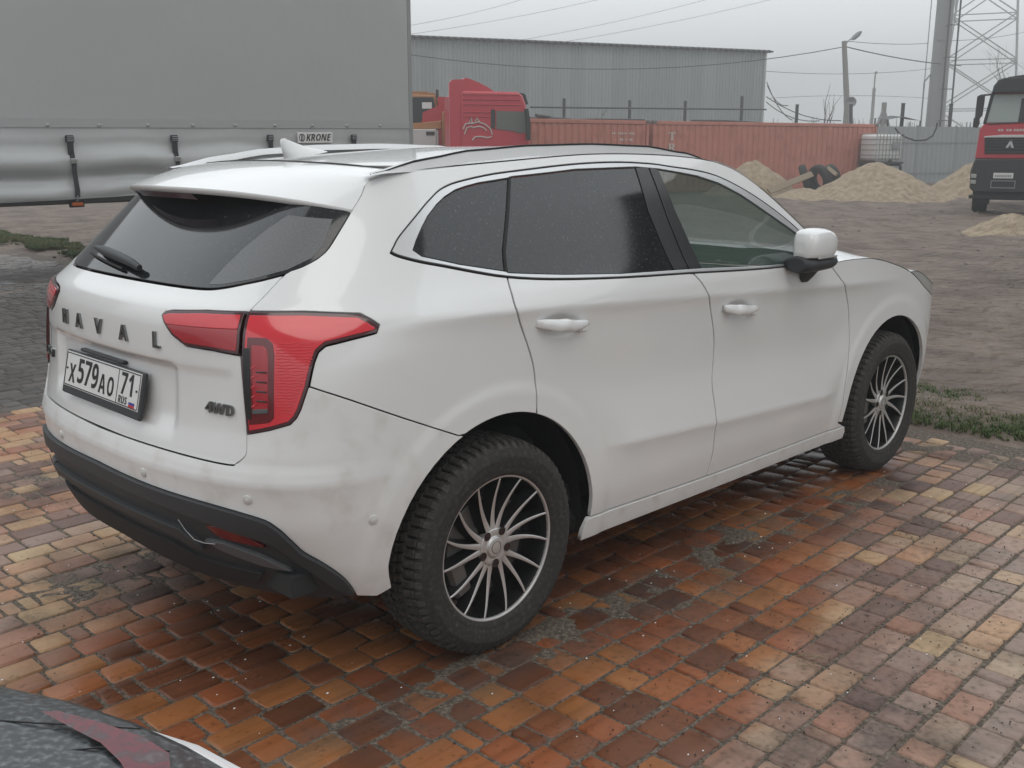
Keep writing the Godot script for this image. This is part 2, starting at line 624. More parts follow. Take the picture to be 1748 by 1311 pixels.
func paving() -> void:
	var root := Node3D.new()
	root.name = "paving"
	root.set_meta("kind", "structure")
	add_child(root)
	root.rotation.y = TURN
	# ---- a map of the area: how wet it is and the dirt on it (8 m square, world-aligned)
	var n := noise(1.1, 31, 4)
	var n2 := noise(7.0, 32, 3)
	var n3 := noise(2.0, 33, 4)
	var size := 1024
	var span_m := 9.0
	var o := Vector2(-3.2, -4.2)
	var col := PackedByteArray()
	col.resize(size * size * 3)
	var rgh := PackedByteArray()
	rgh.resize(size * size)
	var coarse := []
	var cn := 193
	for j in cn:
		for i in cn:
			var x := o.x + span_m * i / (cn - 1)
			var z := o.y + span_m * j / (cn - 1)
			var film := 0.0
			for q in HEAPS:
				var e: float = pow((x - q[0]) / (q[2] * 1.15), 2) + pow((z - q[1]) / (q[3] * 1.3), 2)
				if e < 6.0:
					film = maxf(film, exp(-e) * (0.75 + 1.6 * n2.get_noise_2d(x * 0.8, z * 0.8)))
			coarse.append([wetness(x, z, n, n2), smoothstep(0.02, 0.45, n3.get_noise_2d(x, z)), clampf(film, 0, 1)])
	var h := RandomNumberGenerator.new()
	h.seed = 5
	for j in size:
		var fy := j * (cn - 1.0) / size
		var jj := int(fy)
		fy -= jj
		for i in size:
			var fx := i * (cn - 1.0) / size
			var ii := int(fx)
			fx -= ii
			var a: Array = coarse[jj * cn + ii]
			var b: Array = coarse[jj * cn + ii + 1]
			var c: Array = coarse[(jj + 1) * cn + ii]
			var d: Array = coarse[(jj + 1) * cn + ii + 1]
			var w: float = lerpf(lerpf(a[0], b[0], fx), lerpf(c[0], d[0], fx), fy)
			var g: float = lerpf(lerpf(a[1], b[1], fx), lerpf(c[1], d[1], fx), fy)
			var fl: float = lerpf(lerpf(a[2], b[2], fx), lerpf(c[2], d[2], fx), fy)
			var r := h.randf()
			fl = clampf(fl * (0.7 + 0.6 * r), 0, 1)
			w = smoothstep(0.0, 1.0, clampf(w + (r - 0.5) * 0.10, 0, 1))
			var k := (0.90 + 0.10 * h.randf()) * (1.0 - 0.24 * g)
			if r > 0.985:
				k *= 0.6
			var at3 := (j * size + i) * 3
			# stored as sRGB bytes
			col[at3] = int(255.0 * pow(k * lerpf(lerpf(1.0, 0.66, w), 0.30, fl * 0.75), 0.4545))
			col[at3 + 1] = int(255.0 * pow(k * lerpf(lerpf(0.97, 0.325, w), 0.30, fl * 0.75), 0.4545))
			col[at3 + 2] = int(255.0 * pow(k * lerpf(lerpf(0.93, 0.165, w), 0.30, fl * 0.75), 0.4545))
			rgh[j * size + i] = int(255.0 * lerpf(lerpf(0.70, 0.27, w), 0.72, fl))
	var ti := ImageTexture.create_from_image(Image.create_from_data(size, size, false, Image.FORMAT_RGB8, col))
	var tr := ImageTexture.create_from_image(Image.create_from_data(size, size, false, Image.FORMAT_L8, rgh))
	var grain := bump(512, 0.09, 36, 5.0)
	var tones := [Color(0.52, 0.40, 0.30), Color(0.53, 0.42, 0.29), Color(0.31, 0.235, 0.215), Color(0.47, 0.315, 0.25), Color(0.26, 0.195, 0.182), Color(0.43, 0.28, 0.225), Color(0.57, 0.46, 0.31), Color(0.38, 0.28, 0.24), Color(0.22, 0.17, 0.162), Color(0.53, 0.375, 0.265), Color(0.43, 0.345, 0.285), Color(0.47, 0.385, 0.305), Color(0.385, 0.305, 0.27), Color(0.44, 0.335, 0.29), Color(0.35, 0.285, 0.26)]
	var pores := speckle(1024, 0.05, 37, [[0.0, gray(0.45)], [0.3, gray(0.80)], [0.5, gray(0.93)], [1.0, gray(1.0)]], 4)
	var mats := []
	for q in tones:
		var m := mat("brick_tone", q, 1.0, 0.0, 0.33)
		m.albedo_texture = ti
		m.roughness_texture = tr
		m.roughness_texture_channel = BaseMaterial3D.TEXTURE_CHANNEL_RED
		m.uv1_triplanar = true
		m.uv1_world_triplanar = true
		m.uv1_triplanar_sharpness = 10.0
		m.uv2_triplanar_sharpness = 10.0
		m.uv1_scale = Vector3.ONE / span_m
		m.uv1_offset = Vector3(-o.x, 0, -o.y) / span_m
		m.texture_repeat = false
		m.detail_enabled = true
		m.detail_albedo = pores
		m.detail_blend_mode = BaseMaterial3D.BLEND_MODE_MUL
		m.detail_uv_layer = BaseMaterial3D.DETAIL_UV_2
		m.uv2_triplanar = true
		m.uv2_world_triplanar = true
		m.uv2_scale = Vector3.ONE * 0.45
		mats.append(m)
	var grey_mats := []
	for q in [Color(0.205, 0.185, 0.172), Color(0.25, 0.225, 0.205), Color(0.165, 0.148, 0.140)]:      # dry, below the trailer
		grey_mats.append(mat("grey_brick", q, 0.7))
	for q in [Color(0.070, 0.060, 0.055), Color(0.090, 0.078, 0.070), Color(0.052, 0.045, 0.042)]:         # soaked, out in the rain
		grey_mats.append(mat("wet_grey_brick", q, 0.42))
	# ---- lay the bricks row by row
	var meshes := {}
	var lens := [0.0575, 0.1125, 0.1705]
	for L in 3:
		meshes[L] = [brick_mesh(lens[L], 50 + L), brick_mesh(lens[L], 60 + L)]
	var laid := []
	var rr := RandomNumberGenerator.new()
	rr.seed = 99
	var cl := noise(0.9, 41, 2)
	var pitch := 0.1180
	var inv := Basis(Vector3.UP, -TURN)
	for row in range(-112, 28):
		var z := row * pitch
		var x := -3.6 + rr.randf() * 0.15 - maxf(0.0, -z - 4.0) * 0.25
		var endx := paving_end(z) + 0.02 * z + rr.randf_range(-0.02, 0.03)
		while x < endx:
			var pick := rr.randf()
			var L := 0 if pick < 0.17 else 1 if pick < 0.58 else 2
			var c: float = x + lens[L] * 0.5
			x += lens[L] + 0.0060
			var grey := z < -3.5
			if grey and z < -7.0 and c < -2.5:
				continue
			var tone := 0
			if grey:
				tone = rr.randi() % 3
				if z + 9.3 + 1.1 * cl.get_noise_2d(c * 0.8, z * 0.8) + rr.randf_range(-0.7, 0.7) > 0.0:
					tone += 3
			else:
				var b := cl.get_noise_2d(c * 2.0, z * 2.0)
				tone = [1, 6, 9, 0][rr.randi() % 4] if b + rr.randf_range(-0.5, 0.5) > 0.12 else [2, 3, 4, 5, 7, 8][rr.randi() % 6]
			if not grey and wetness(c, z, n, n2) + rr.randf_range(-0.15, 0.20) < 0.34:
				tone = 10 + rr.randi() % 5
			laid.append([c, z + rr.randf_range(-0.002, 0.002), L, tone, grey, rr.randf_range(-0.004, 0.0025), rr.randf_range(-0.012, 0.012), rr.randf_range(-0.014, 0.014), rr.randi() % 2])
	# ---- the 300 that show largest are bricks of their own
	var order := []
	var f := forward()
	var rt := Vector3(-sin(YAW), 0, cos(YAW))
	var upv := rt.cross(f)
	for i in laid.size():
		var q: Array = laid[i]
		var p: Vector3 = Basis(Vector3.UP, TURN) * Vector3(q[0], 0, q[1])
		var dd := p - CAM
		var dep := dd.dot(f)
		if dep < 0.5:
			continue
		var sx: float = 874.0 + FPX * dd.dot(rt) / dep
		var sy := 655.5 - FPX * dd.dot(upv) / dep
		var hidden := p.x > -0.95 and p.x < 3.3 and p.z > -2.2 and p.z < 0.55
		if sx > -20 and sx < 1768 and sy < 1330 and not hidden:
			order.append([lens[q[2]] / (dep * dep * dep), i])
	order.sort_custom(func(a, b): return a[0] > b[0])
	var single := {}
	for i in mini(300, order.size()):
		single[order[i][1]] = true
	var merged := {}
	for i in laid.size():
		var q: Array = laid[i]
		var b := Basis(Vector3.UP, q[6]) * Basis(Vector3.RIGHT, q[7])
		var mt: Material = grey_mats[q[3]] if q[4] else mats[q[3]]
		if single.has(i):
			var e := MeshInstance3D.new()
			e.name = "brick"
			e.mesh = meshes[q[2]][q[8]]
			e.material_override = mt
			root.add_child(e, true)
			e.transform = Transform3D(b, Vector3(q[0], q[5], q[1]))
		else:
			if not merged.has(mt):
				merged[mt] = []
			merged[mt].append([Transform3D(b, Vector3(q[0], q[5], q[1])), q[2], q[8]])
	# everything else: one part, a surface for each tone
	var am := ArrayMesh.new()
	var k := 0
	for mt in merged:
		var vv := PackedVector3Array()
		var nn := PackedVector3Array()
		var ix := PackedInt32Array()
		for q in merged[mt]:
			var arr: Array = meshes[q[1]][q[2]].surface_get_arrays(0)
			var t: Transform3D = q[0]
			var at0 := vv.size()
			vv.append_array(t * (arr[Mesh.ARRAY_VERTEX] as PackedVector3Array))
			nn.append_array(t * (arr[Mesh.ARRAY_NORMAL] as PackedVector3Array))
			for n_i in range(at0, vv.size()):
				nn[n_i] = (nn[n_i] - t.origin)
			for e in arr[Mesh.ARRAY_INDEX]:
				ix.append(e + at0)
		var a := []
		a.resize(Mesh.ARRAY_MAX)
		a[Mesh.ARRAY_VERTEX] = vv
		a[Mesh.ARRAY_NORMAL] = nn
		a[Mesh.ARRAY_INDEX] = ix
		am.add_surface_from_arrays(Mesh.PRIMITIVE_TRIANGLES, a)
		am.surface_set_material(k, mt)
		k += 1
	var rest := MeshInstance3D.new()
	rest.name = "brick_field"
	rest.mesh = am
	rest.set_meta("kind", "stuff")
	root.add_child(rest, true)
	# ---- sand in the joints, washed over the bricks in places
	var js := mat("joint_sand", Color(1, 1, 1), 0.85)
	js.albedo_texture = speckle(512, 0.05, 43, [[0.0, Color(0.06, 0.046, 0.035)], [0.42, Color(0.125, 0.100, 0.077)], [0.7, Color(0.20, 0.165, 0.132)], [1.0, Color(0.30, 0.255, 0.21)]], 6)
	js.normal_enabled = true
	js.normal_texture = bump(512, 0.12, 44, 10.0)
	triplanar(js, 1.7)
	var fn := noise(5.0, 45, 5)
	var fn2 := noise(1.3, 46, 3)
	var m2 := MB.new()
	var g := []
	for j in 200:
		var zz := -4.0 + 7.6 * j / 199
		var row := []
		for i in 200:
			var xx := -3.0 + 6.6 * i / 199
			var hh := -0.0085 + 0.0028 * fn2.get_noise_2d(xx, zz)
			for q in HEAPS:
				var e := pow((xx - q[0]) / q[2], 2) + pow((zz - q[1]) / q[3], 2)
				if e < 6.0:
					hh += q[4] * exp(-e) * (0.62 + 1.5 * fn.get_noise_2d(xx, zz))
			hh += 0.0022 * fn.get_noise_2d(xx * 2.0, zz * 2.0)
			row.append(Vector3(xx, hh, zz))
		g.append(row)
	m2.sheet(g, Vector3.UP)
	part("joint_sand", m2, js, root).set_meta("kind", "stuff")
	var m3 := MB.new()
	m3.sheet([[Vector3(-7, -0.010, -13.2), Vector3(4.2, -0.010, -13.2)], [Vector3(-7, -0.010, -3.9), Vector3(4.2, -0.010, -3.9)]], Vector3.UP)
	m3.sheet([[Vector3(-7, -0.030, -4.2), Vector3(3.4, -0.030, -4.2)], [Vector3(-7, -0.030, 4), Vector3(3.4, -0.030, 4)]], Vector3.UP)
	part("bedding_sand", m3, js, root)


func sand_and_grass() -> void:
	# crumbs of soil and sleet on the paving
	var crumb := MB.new()
	crumb.box(Vector3.ZERO, Vector3(0.9, 0.6, 0.7), Basis.IDENTITY, 0.2)
	scatter("soil_crumbs", crumb.mesh(), mat("crumb", Color(0.030, 0.024, 0.020), 0.9), 1500, func(r: RandomNumberGenerator) -> Transform3D:
		var p := Vector3(r.randf_range(-0.4, 2.4), 0.001, r.randf_range(1.3, 2.7))
		if r.randf() < 0.35:
			p = Vector3(r.randf_range(-1.3, 3.0), 0.001, r.randf_range(-2.6, 2.4))
		var s := r.randf_range(0.002, 0.0062)
		return Transform3D(Basis(Vector3.UP, r.randf() * TAU).scaled(Vector3(s * 1.5, s, s)), p), "dark crumbs of soil strewn over the brick paving", "soil")
	scatter("sleet", crumb.mesh(), mat("ice", Color(0.80, 0.82, 0.84), 0.3), 240, func(r: RandomNumberGenerator) -> Transform3D:
		var p := Vector3(r.randf_range(-1.4, 2.8), 0.002, r.randf_range(-1.6, 1.9))
		var s := r.randf_range(0.0022, 0.0062)
		return Transform3D(Basis(Vector3.UP, r.randf() * TAU).scaled(Vector3(s * 1.7, s, s)), p), "white grains of sleet lying on the brick paving", "sleet")
	var straw := MB.new()
	for i in 9:
		var a := rng.randf() * TAU
		var c := Vector3(0.62 + rng.randf_range(-0.03, 0.03), 0.006 + 0.003 * i, 1.66 + rng.randf_range(-0.02, 0.02))
		var d := Vector3(cos(a * 0.3), 0.02, sin(a * 0.3)) * rng.randf_range(0.025, 0.05)
		straw.tube([c - d, c + Vector3(0, 0.004, 0), c + d], 0.0012, 5)
	var so := part("straw_wisp", straw, mat("straw_tone", Color(0.24, 0.19, 0.12), 0.8), self)
	so.set_meta("label", "wisp of dry straw lying on the bricks beside the SUV")
	so.set_meta("category", "straw")
	# grass: tufts of three blades
	var tuft := MB.new()
	for k in 5:
		var a := k * 2.4
		var lean := Vector3(cos(a), 0, sin(a))
		var side := Vector3(-sin(a), 0, cos(a)) * 0.10
		var hgt := [1.0, 0.7, 0.85, 0.6, 0.95][k] as float
		tuft.sheet([[lean * 0.1 - side, lean * 0.1 + side], [lean * 0.28 - side * 0.7 + Vector3(0, hgt * 0.6, 0), lean * 0.28 + side * 0.7 + Vector3(0, hgt * 0.6, 0)], [lean * 0.75 + Vector3(0, hgt * 0.86, 0), lean * 0.751 + Vector3(0, hgt * 0.861, 0)]], lean + Vector3.UP)
	var gm := mat("grass_green", Color(0.095, 0.135, 0.040), 0.7)
	gm.vertex_color_use_as_albedo = true
	gm.albedo_color = Color.WHITE
	gm.backlight_enabled = true
	gm.backlight = Color(0.2, 0.25, 0.1)
	var gn := noise(1.1, 71, 3)
	for area in [[3.45, 5.0, -2.5, 5.0, 15000, "right"], [4.05, 5.1, -18.5, -11.2, 9000, "left"]]:
		var mm := MultiMesh.new()
		mm.transform_format = MultiMesh.TRANSFORM_3D
		mm.use_colors = true
		mm.mesh = tuft.mesh()
		var put := []
		var r := RandomNumberGenerator.new()
		r.seed = 81
		var tries := 0
		while put.size() < area[4] and tries < 120000:
			tries += 1
			var x: float = r.randf_range(area[0], area[1])
			var z: float = r.randf_range(area[2], area[3])
			if area[5] == "left":
				x += (z + 12.0) * -0.02 + 0.05
			var d := gn.get_noise_2d(x * 1.4, z * 0.8)
			var mid: float = 1.0 - absf((x - (area[0] + area[1]) * 0.5) / ((area[1] - area[0]) * 0.5))
			if d + mid * 0.75 + r.randf_range(-0.15, 0.15) < 0.36:
				continue
			put.append([x, z, d])
		mm.instance_count = put.size()
		for i in put.size():
			var s: float = r.randf_range(0.018, 0.05) * (1.0 if area[5] == "right" else 1.5)
			mm.set_instance_transform(i, Transform3D(Basis(Vector3.UP, r.randf() * TAU).scaled(Vector3(s, s * r.randf_range(0.8, 1.4), s)), Vector3(put[i][0], -0.005, put[i][1])))
			var dry := clampf(0.35 + r.randf_range(-0.3, 0.4) - put[i][2], 0, 1)
			mm.set_instance_color(i, Color(0.065, 0.115, 0.028).lerp(Color(0.22, 0.175, 0.085), dry * 0.8))
		var go := MultiMeshInstance3D.new()
		go.name = numbered("grass")
		go.multimesh = mm
		go.material_override = gm
		go.set_meta("kind", "stuff")
		go.set_meta("category", "grass")
		go.set_meta("label", "short green grass between the bricks and the dirt yard" if area[5] == "right" else "green grass strip past the grey paving under the trailer")
		add_child(go)


func scatter(called: String, mesh: Mesh, mt: Material, count: int, place: Callable, label: String, category: String) -> void:
	var mm := MultiMesh.new()
	mm.transform_format = MultiMesh.TRANSFORM_3D
	mm.mesh = mesh
	mm.instance_count = count
	var r := RandomNumberGenerator.new()
	r.seed = 17
	for i in count:
		mm.set_instance_transform(i, place.call(r))
	var o := MultiMeshInstance3D.new()
	o.name = called
	o.multimesh = mm
	o.material_override = mt
	o.set_meta("kind", "stuff")
	o.set_meta("label", label)
	o.set_meta("category", category)
	add_child(o)


# ---------------------------------------------------------------- the SUV's body surface
# A lofted skin: cubic B-splines in plan, one for each height, joined by smooth curves; creases and arches are added along its normal.
const ROWS := [
	[0.2, -0.654, -0.575, 0.6, -0.505, 0.76, 0.8, 0.83, 0.845, 0.818, 3.3],
	[0.3, -0.754, -0.67, 0.63, -0.565, 0.8, 0.845, 0.868, 0.872, 0.848, 3.42],
	[0.45, -0.839, -0.74, 0.66, -0.62, 0.835, 0.875, 0.893, 0.897, 0.878, 3.5],
	[0.6, -0.879, -0.78, 0.68, -0.65, 0.855, 0.892, 0.903, 0.902, 0.893, 3.53],
	[0.72, -0.874, -0.78, 0.68, -0.655, 0.855, 0.895, 0.907, 0.901, 0.898, 3.54],
	[0.85, -0.849, -0.76, 0.67, -0.64, 0.845, 0.893, 0.907, 0.9, 0.898, 3.53],
	[1, -0.844, -0.75, 0.66, -0.615, 0.83, 0.887, 0.905, 0.901, 0.888, 3.5],
	[1.1, -0.839, -0.74, 0.65, -0.58, 0.805, 0.873, 0.9, 0.9, 0.868, 3.45],
	[1.155, -0.824, -0.715, 0.64, -0.535, 0.775, 0.848, 0.882, 0.886, 0.848, 3.4],
	[1.2, -0.769, -0.665, 0.63, -0.495, 0.752, 0.825, 0.856, 0.86, 0.828, 3.3],
	[1.3, -0.659, -0.555, 0.61, -0.395, 0.715, 0.778, 0.805, 0.806, 0.788, 3.2],
	[1.4, -0.549, -0.445, 0.59, -0.295, 0.68, 0.727, 0.748, 0.749, 0.738, 3.1],
	[1.5, -0.439, -0.335, 0.56, -0.195, 0.63, 0.668, 0.684, 0.685, 0.678, 3],
	[1.58, -0.354, -0.25, 0.53, -0.115, 0.58, 0.615, 0.632, 0.633, 0.638, 2.9]
]
# outlines on the skin: pairs of (distance round the car from the middle of its rear, height)
const D := {
	"gateline": [0.789, 1.488, 0.794, 1.457, 0.790, 1.421, 0.789, 1.366, 0.788, 1.319, 0.779, 1.301, 0.767, 1.289, 0.740, 1.273, 0.705, 1.257, 0.686, 1.207, 0.671, 1.159],
	"lamp_out": [0.671, 1.162, 0.823, 1.160, 0.969, 1.151, 1.004, 1.137, 1.042, 1.119, 1.041, 1.100, 0.968, 1.088, 0.898, 1.075, 0.880, 1.060, 0.871, 1.033, 0.859, 0.970, 0.839, 0.908, 0.828, 0.886, 0.811, 0.868, 0.752, 0.850, 0.685, 0.834, 0.677, 0.917, 0.672, 0.997, 0.673, 1.060, 0.674, 1.121],
	"lamp_in": [0.664, 1.162, 0.528, 1.161, 0.399, 1.152, 0.366, 1.145, 0.359, 1.135, 0.375, 1.115, 0.414, 1.083, 0.469, 1.060, 0.569, 1.057, 0.664, 1.049, 0.667, 1.075, 0.667, 1.121],
	"gatebot": [0.683, 0.834, 0.686, 0.797, 0.684, 0.779, 0.671, 0.764, 0.654, 0.752, 0.631, 0.746, 0.473, 0.749, 0.324, 0.751, 0.147, 0.750],
	"glassbot": [0.705, 1.257, 0.644, 1.242, 0.592, 1.232, 0.536, 1.221, 0.475, 1.213, 0.400, 1.211, 0.318, 1.211],
	"bumpline": [0.862, 0.968, 0.977, 0.924, 1.161, 0.841, 1.333, 0.764],
	"blacktop": [0.270, 0.637, 0.552, 0.628, 0.716, 0.606, 0.769, 0.579, 0.804, 0.537, 0.828, 0.504, 0.876, 0.464, 0.925, 0.414, 0.945, 0.377, 0.951, 0.355],
	"rdoor": [1.532, 1.210, 1.550, 1.157, 1.572, 1.109, 1.630, 0.998, 1.663, 0.904, 1.667, 0.791],
	"bedge": [2.508, 1.146, 2.565, 1.086, 2.623, 0.991, 2.669, 0.875, 2.676, 0.783, 2.668, 0.700, 2.677, 0.599, 2.677, 0.552, 2.691, 0.433, 2.683, 0.329],
	"fedge": [3.553, 1.073, 3.663, 0.983, 3.744, 0.867, 3.774, 0.714, 3.747, 0.538, 3.745, 0.403, 3.743, 0.339],
	"sill": [1.950, 0.341, 2.660, 0.321, 3.199, 0.315, 3.817, 0.309],
	"dlob": [0.992, 1.303, 1.025, 1.292, 1.111, 1.274, 1.223, 1.256, 1.373, 1.232, 1.531, 1.210, 1.757, 1.188, 2.109, 1.165, 2.490, 1.148, 2.883, 1.128, 3.276, 1.114],
	"dlot": [0.992, 1.303, 0.993, 1.317, 0.999, 1.350, 1.039, 1.419, 1.058, 1.444, 1.081, 1.467, 1.113, 1.482, 1.160, 1.493, 1.268, 1.508, 1.411, 1.519, 1.807, 1.536, 2.263, 1.543, 2.518, 1.536, 2.663, 1.522, 2.818, 1.505, 2.945, 1.479, 3.084, 1.424, 3.219, 1.351, 3.330, 1.276, 3.376, 1.234],
	"qg": [1.068, 1.307, 1.065, 1.332, 1.067, 1.366, 1.073, 1.397, 1.091, 1.427, 1.114, 1.448, 1.151, 1.467, 1.194, 1.477, 1.251, 1.486, 1.328, 1.492, 1.410, 1.498, 1.523, 1.227, 1.282, 1.259, 1.111, 1.289],
	"rg": [1.426, 1.502, 1.926, 1.520, 2.430, 1.523, 2.395, 1.371, 2.404, 1.167, 2.117, 1.178, 1.824, 1.198, 1.537, 1.222],
	"fg": [2.571, 1.514, 2.696, 1.499, 2.800, 1.484, 2.924, 1.454, 3.041, 1.405, 3.147, 1.346, 3.273, 1.274, 3.358, 1.224, 3.265, 1.124, 2.890, 1.142, 2.574, 1.160, 2.559, 1.364],
	"bpil": [2.516, 1.534, 2.492, 1.346, 2.493, 1.160],
	"reflector": [0.543, 0.562, 0.583, 0.564, 0.672, 0.553, 0.731, 0.517, 0.664, 0.522, 0.589, 0.529]
}
const DS := 0.0125
const DY := 0.01
const Y0 := 0.20
var tp := PackedVector3Array()
var tn := PackedVector3Array()
var t_cols := 0
var t_rows := 0
var s_max := 0.0


func row_slopes() -> Array:
	var out := []
	var n := ROWS.size()
	for k in range(1, 11):
		var m := []
		for i in n:
			if i == 0 or i == n - 1:
				var a := maxi(i - 1, 0)
				m.append((ROWS[a + 1][k] - ROWS[a][k]) / (ROWS[a + 1][0] - ROWS[a][0]))
				continue
			var h0: float = ROWS[i][0] - ROWS[i - 1][0]
			var h1: float = ROWS[i + 1][0] - ROWS[i][0]
			var d0: float = (ROWS[i][k] - ROWS[i - 1][k]) / h0
			var d1: float = (ROWS[i + 1][k] - ROWS[i][k]) / h1
			if d0 * d1 <= 0.0:
				m.append(0.0)
			else:
				var w1 := 2.0 * h1 + h0
				var w2 := h1 + 2.0 * h0
				m.append((w1 + w2) / (w1 / d0 + w2 / d1))
		out.append(m)
	return out


func plan_net(y: float, slopes: Array) -> PackedVector2Array:
	var i := 0
	while i < ROWS.size() - 2 and y > ROWS[i + 1][0]:
		i += 1
	var h: float = ROWS[i + 1][0] - ROWS[i][0]
	var t: float = (y - ROWS[i][0]) / h
	var r := []
	for k in range(1, 11):
		r.append((2 * t * t * t - 3 * t * t + 1) * ROWS[i][k] + (t * t * t - 2 * t * t + t) * h * slopes[k - 1][i] + (-2 * t * t * t + 3 * t * t) * ROWS[i + 1][k] + (t * t * t - t * t) * h * slopes[k - 1][i + 1])
	var u5: float = maxf(-0.42, r[3] + 0.19)
	var u6: float = maxf(-0.12, u5 + 0.26)
	var u7: float = maxf(0.30, u6 + 0.26)
	var w: float = r[7]
	var p := PackedVector2Array([Vector2(r[0] + 0.004, -0.25), Vector2(r[0], 0), Vector2(r[0] + 0.004, 0.25), Vector2(r[0] + 0.032, 0.46), Vector2(r[1], r[2]), Vector2(r[3], r[4]), Vector2(u5, r[5]), Vector2(u6, r[6]), Vector2(u7, w), Vector2(0.75, w + 0.002), Vector2(1.2, w + 0.002), Vector2(1.65, w), Vector2(2.1, w - 0.003), Vector2(2.5, w - 0.004), Vector2(2.85, w - 0.006), Vector2(3.2, r[8] - 0.005), Vector2(r[9] - 0.13, r[8] * 0.83), Vector2(r[9] - 0.02, r[8] * 0.58), Vector2(r[9] + 0.01, 0.25), Vector2(r[9] + 0.012, 0), Vector2(r[9] + 0.01, -0.25)])
	return p


func spline(p: PackedVector2Array, s: float) -> Vector2:
	var i := clampi(int(floor(s)), 0, 17)
	var t := s - i
	return p[i] * (pow(1 - t, 3) / 6) + p[i + 1] * ((3 * t * t * t - 6 * t * t + 4) / 6) + p[i + 2] * ((-3 * t * t * t + 3 * t * t + 3 * t + 1) / 6) + p[i + 3] * (t * t * t / 6)


func spline_slope(p: PackedVector2Array, s: float) -> Vector2:
	var i := clampi(int(floor(s)), 0, 17)
	var t := s - i
	return p[i] * (-pow(1 - t, 2) / 2) + p[i + 1] * ((3 * t * t - 4 * t) / 2) + p[i + 2] * ((-3 * t * t + 2 * t + 1) / 2) + p[i + 3] * (t * t / 2)


func crease(d: float, below: float, above: float) -> float:
	return exp(d / below) if d < 0.0 else exp(-d / above)


func skin_relief(x: float, y: float, s: float, side: float) -> float:
	var yp := y + 0.055 * (x - 0.7)
	var rw := Vector2(x, y - 0.352).length()
	var rf := Vector2(x - 2.7, y - 0.352).length()
	var d := smoothstep(-0.62, -0.45, x) * (1.0 - smoothstep(2.2, 2.9, x)) * 0.0185 * crease(yp - 1.075, 0.040, 0.09)
	var between := smoothstep(0.50, 0.72, rw) * smoothstep(0.50, 0.72, rf) * smoothstep(0.1, 0.45, x) * (1.0 - smoothstep(2.25, 2.45, x))
	d -= between * 0.013 * exp(-pow((yp - 0.80) / 0.13, 2))
	d += between * 0.017 * crease(yp - 0.575, 0.05, 0.075)
	d += 0.0065 * (1.0 - smoothstep(0.500, 0.552, rw)) + 0.0065 * (1.0 - smoothstep(0.500, 0.552, rf))
	for hx in [0.266, 1.294]:        # dished hollows behind the door handles
		var hq := Vector2((x - hx) / 0.112, (y - (1.044 if hx < 1.0 else 0.980) + (x - hx) * 0.10) / 0.043).length()
		d -= 0.020 * (1.0 - smoothstep(0.25, 1.0, hq))
	d *= side * side
	# tailgate: number plate recess, the step below the boot lettering, the bumper's crease
	if s < 1.3 and y < 1.2:
		var gate := (1.0 - smoothstep(0.60, 0.66, s)) * smoothstep(0.76, 0.80, y)
		var below := 1.0 - smoothstep(0.988, 1.004, y)
		d -= gate * below * smoothstep(0.80, 0.97, y) * 0.006
		d -= gate * below * smoothstep(0.775, 0.86, y) * (1.0 - smoothstep(0.385, 0.425, s)) * 0.016
		d += (1.0 - smoothstep(0.75, 1.25, s)) * 0.012 * crease(y - 0.700, 0.05, 0.035) * (1.0 - smoothstep(0.735, 0.75, y))
	return d


func make_skin() -> void:
	var slopes := row_slopes()
	var ref := plan_net(0.85, slopes)
	var arcs := [0.0]
	var last := spline(ref, 0.0)
	for i in range(1, 451):
		var q := spline(ref, i / 25.0)
		arcs.append(arcs[-1] + q.distance_to(last))
		last = q
	s_max = arcs[-1]
	t_cols = int(s_max / DS)
	t_rows = int(round((1.58 - Y0) / DY)) + 1
	var ss := []
	var k := 0
	for j in t_cols:
		while k < 449 and arcs[k + 1] < j * DS:
			k += 1
		ss.append((k + (j * DS - arcs[k]) / (arcs[k + 1] - arcs[k])) / 25.0)
	tp.resize(t_cols * t_rows)
	tn.resize(t_cols * t_rows)
	for i in t_rows:
		var y := Y0 + i * DY
		var net := plan_net(y, slopes)
		for j in t_cols:
			var q := spline(net, ss[j])
			var g := spline_slope(net, ss[j]).normalized()
			var nn := Vector2(-g.y, g.x)
			q += nn * skin_relief(q.x, y, j * DS, absf(nn.y))
			tp[i * t_cols + j] = Vector3(q.x, y, q.y)
	for i in t_rows:
		for j in t_cols:
			var a := tp[mini(i + 1, t_rows - 1) * t_cols + j] - tp[maxi(i - 1, 0) * t_cols + j]
			var b: Vector3
			if j == 0:
				b = Vector3(0, 0, 1)
			else:
				b = tp[i * t_cols + mini(j + 1, t_cols - 1)] - tp[i * t_cols + j - 1]
			tn[i * t_cols + j] = b.cross(a).normalized()


func skin(s: float, y: float, off := 0.0) -> Array:
	var sg := 1.0 if s >= 0.0 else -1.0
	var fs := clampf(absf(s) / DS, 0.0, t_cols - 1.001)
	var fy := clampf((y - Y0) / DY, 0.0, t_rows - 1.001)
	var i := int(fy)
	var j := int(fs)
	var a := fy - i
	var b := fs - j
	var k := i * t_cols + j
	var p := tp[k].lerp(tp[k + 1], b).lerp(tp[k + t_cols].lerp(tp[k + t_cols + 1], b), a)
	var n := tn[k].lerp(tn[k + 1], b).lerp(tn[k + t_cols].lerp(tn[k + t_cols + 1], b), a).normalized()
	p += n * off
	return [Vector3(p.x, p.y, p.z * sg), Vector3(n.x, n.y, n.z * sg)]


func outline(nums: Array) -> PackedVector2Array:
	var o := PackedVector2Array()
	for i in range(0, nums.size(), 2):
		o.append(Vector2(nums[i], nums[i + 1]))
	return o


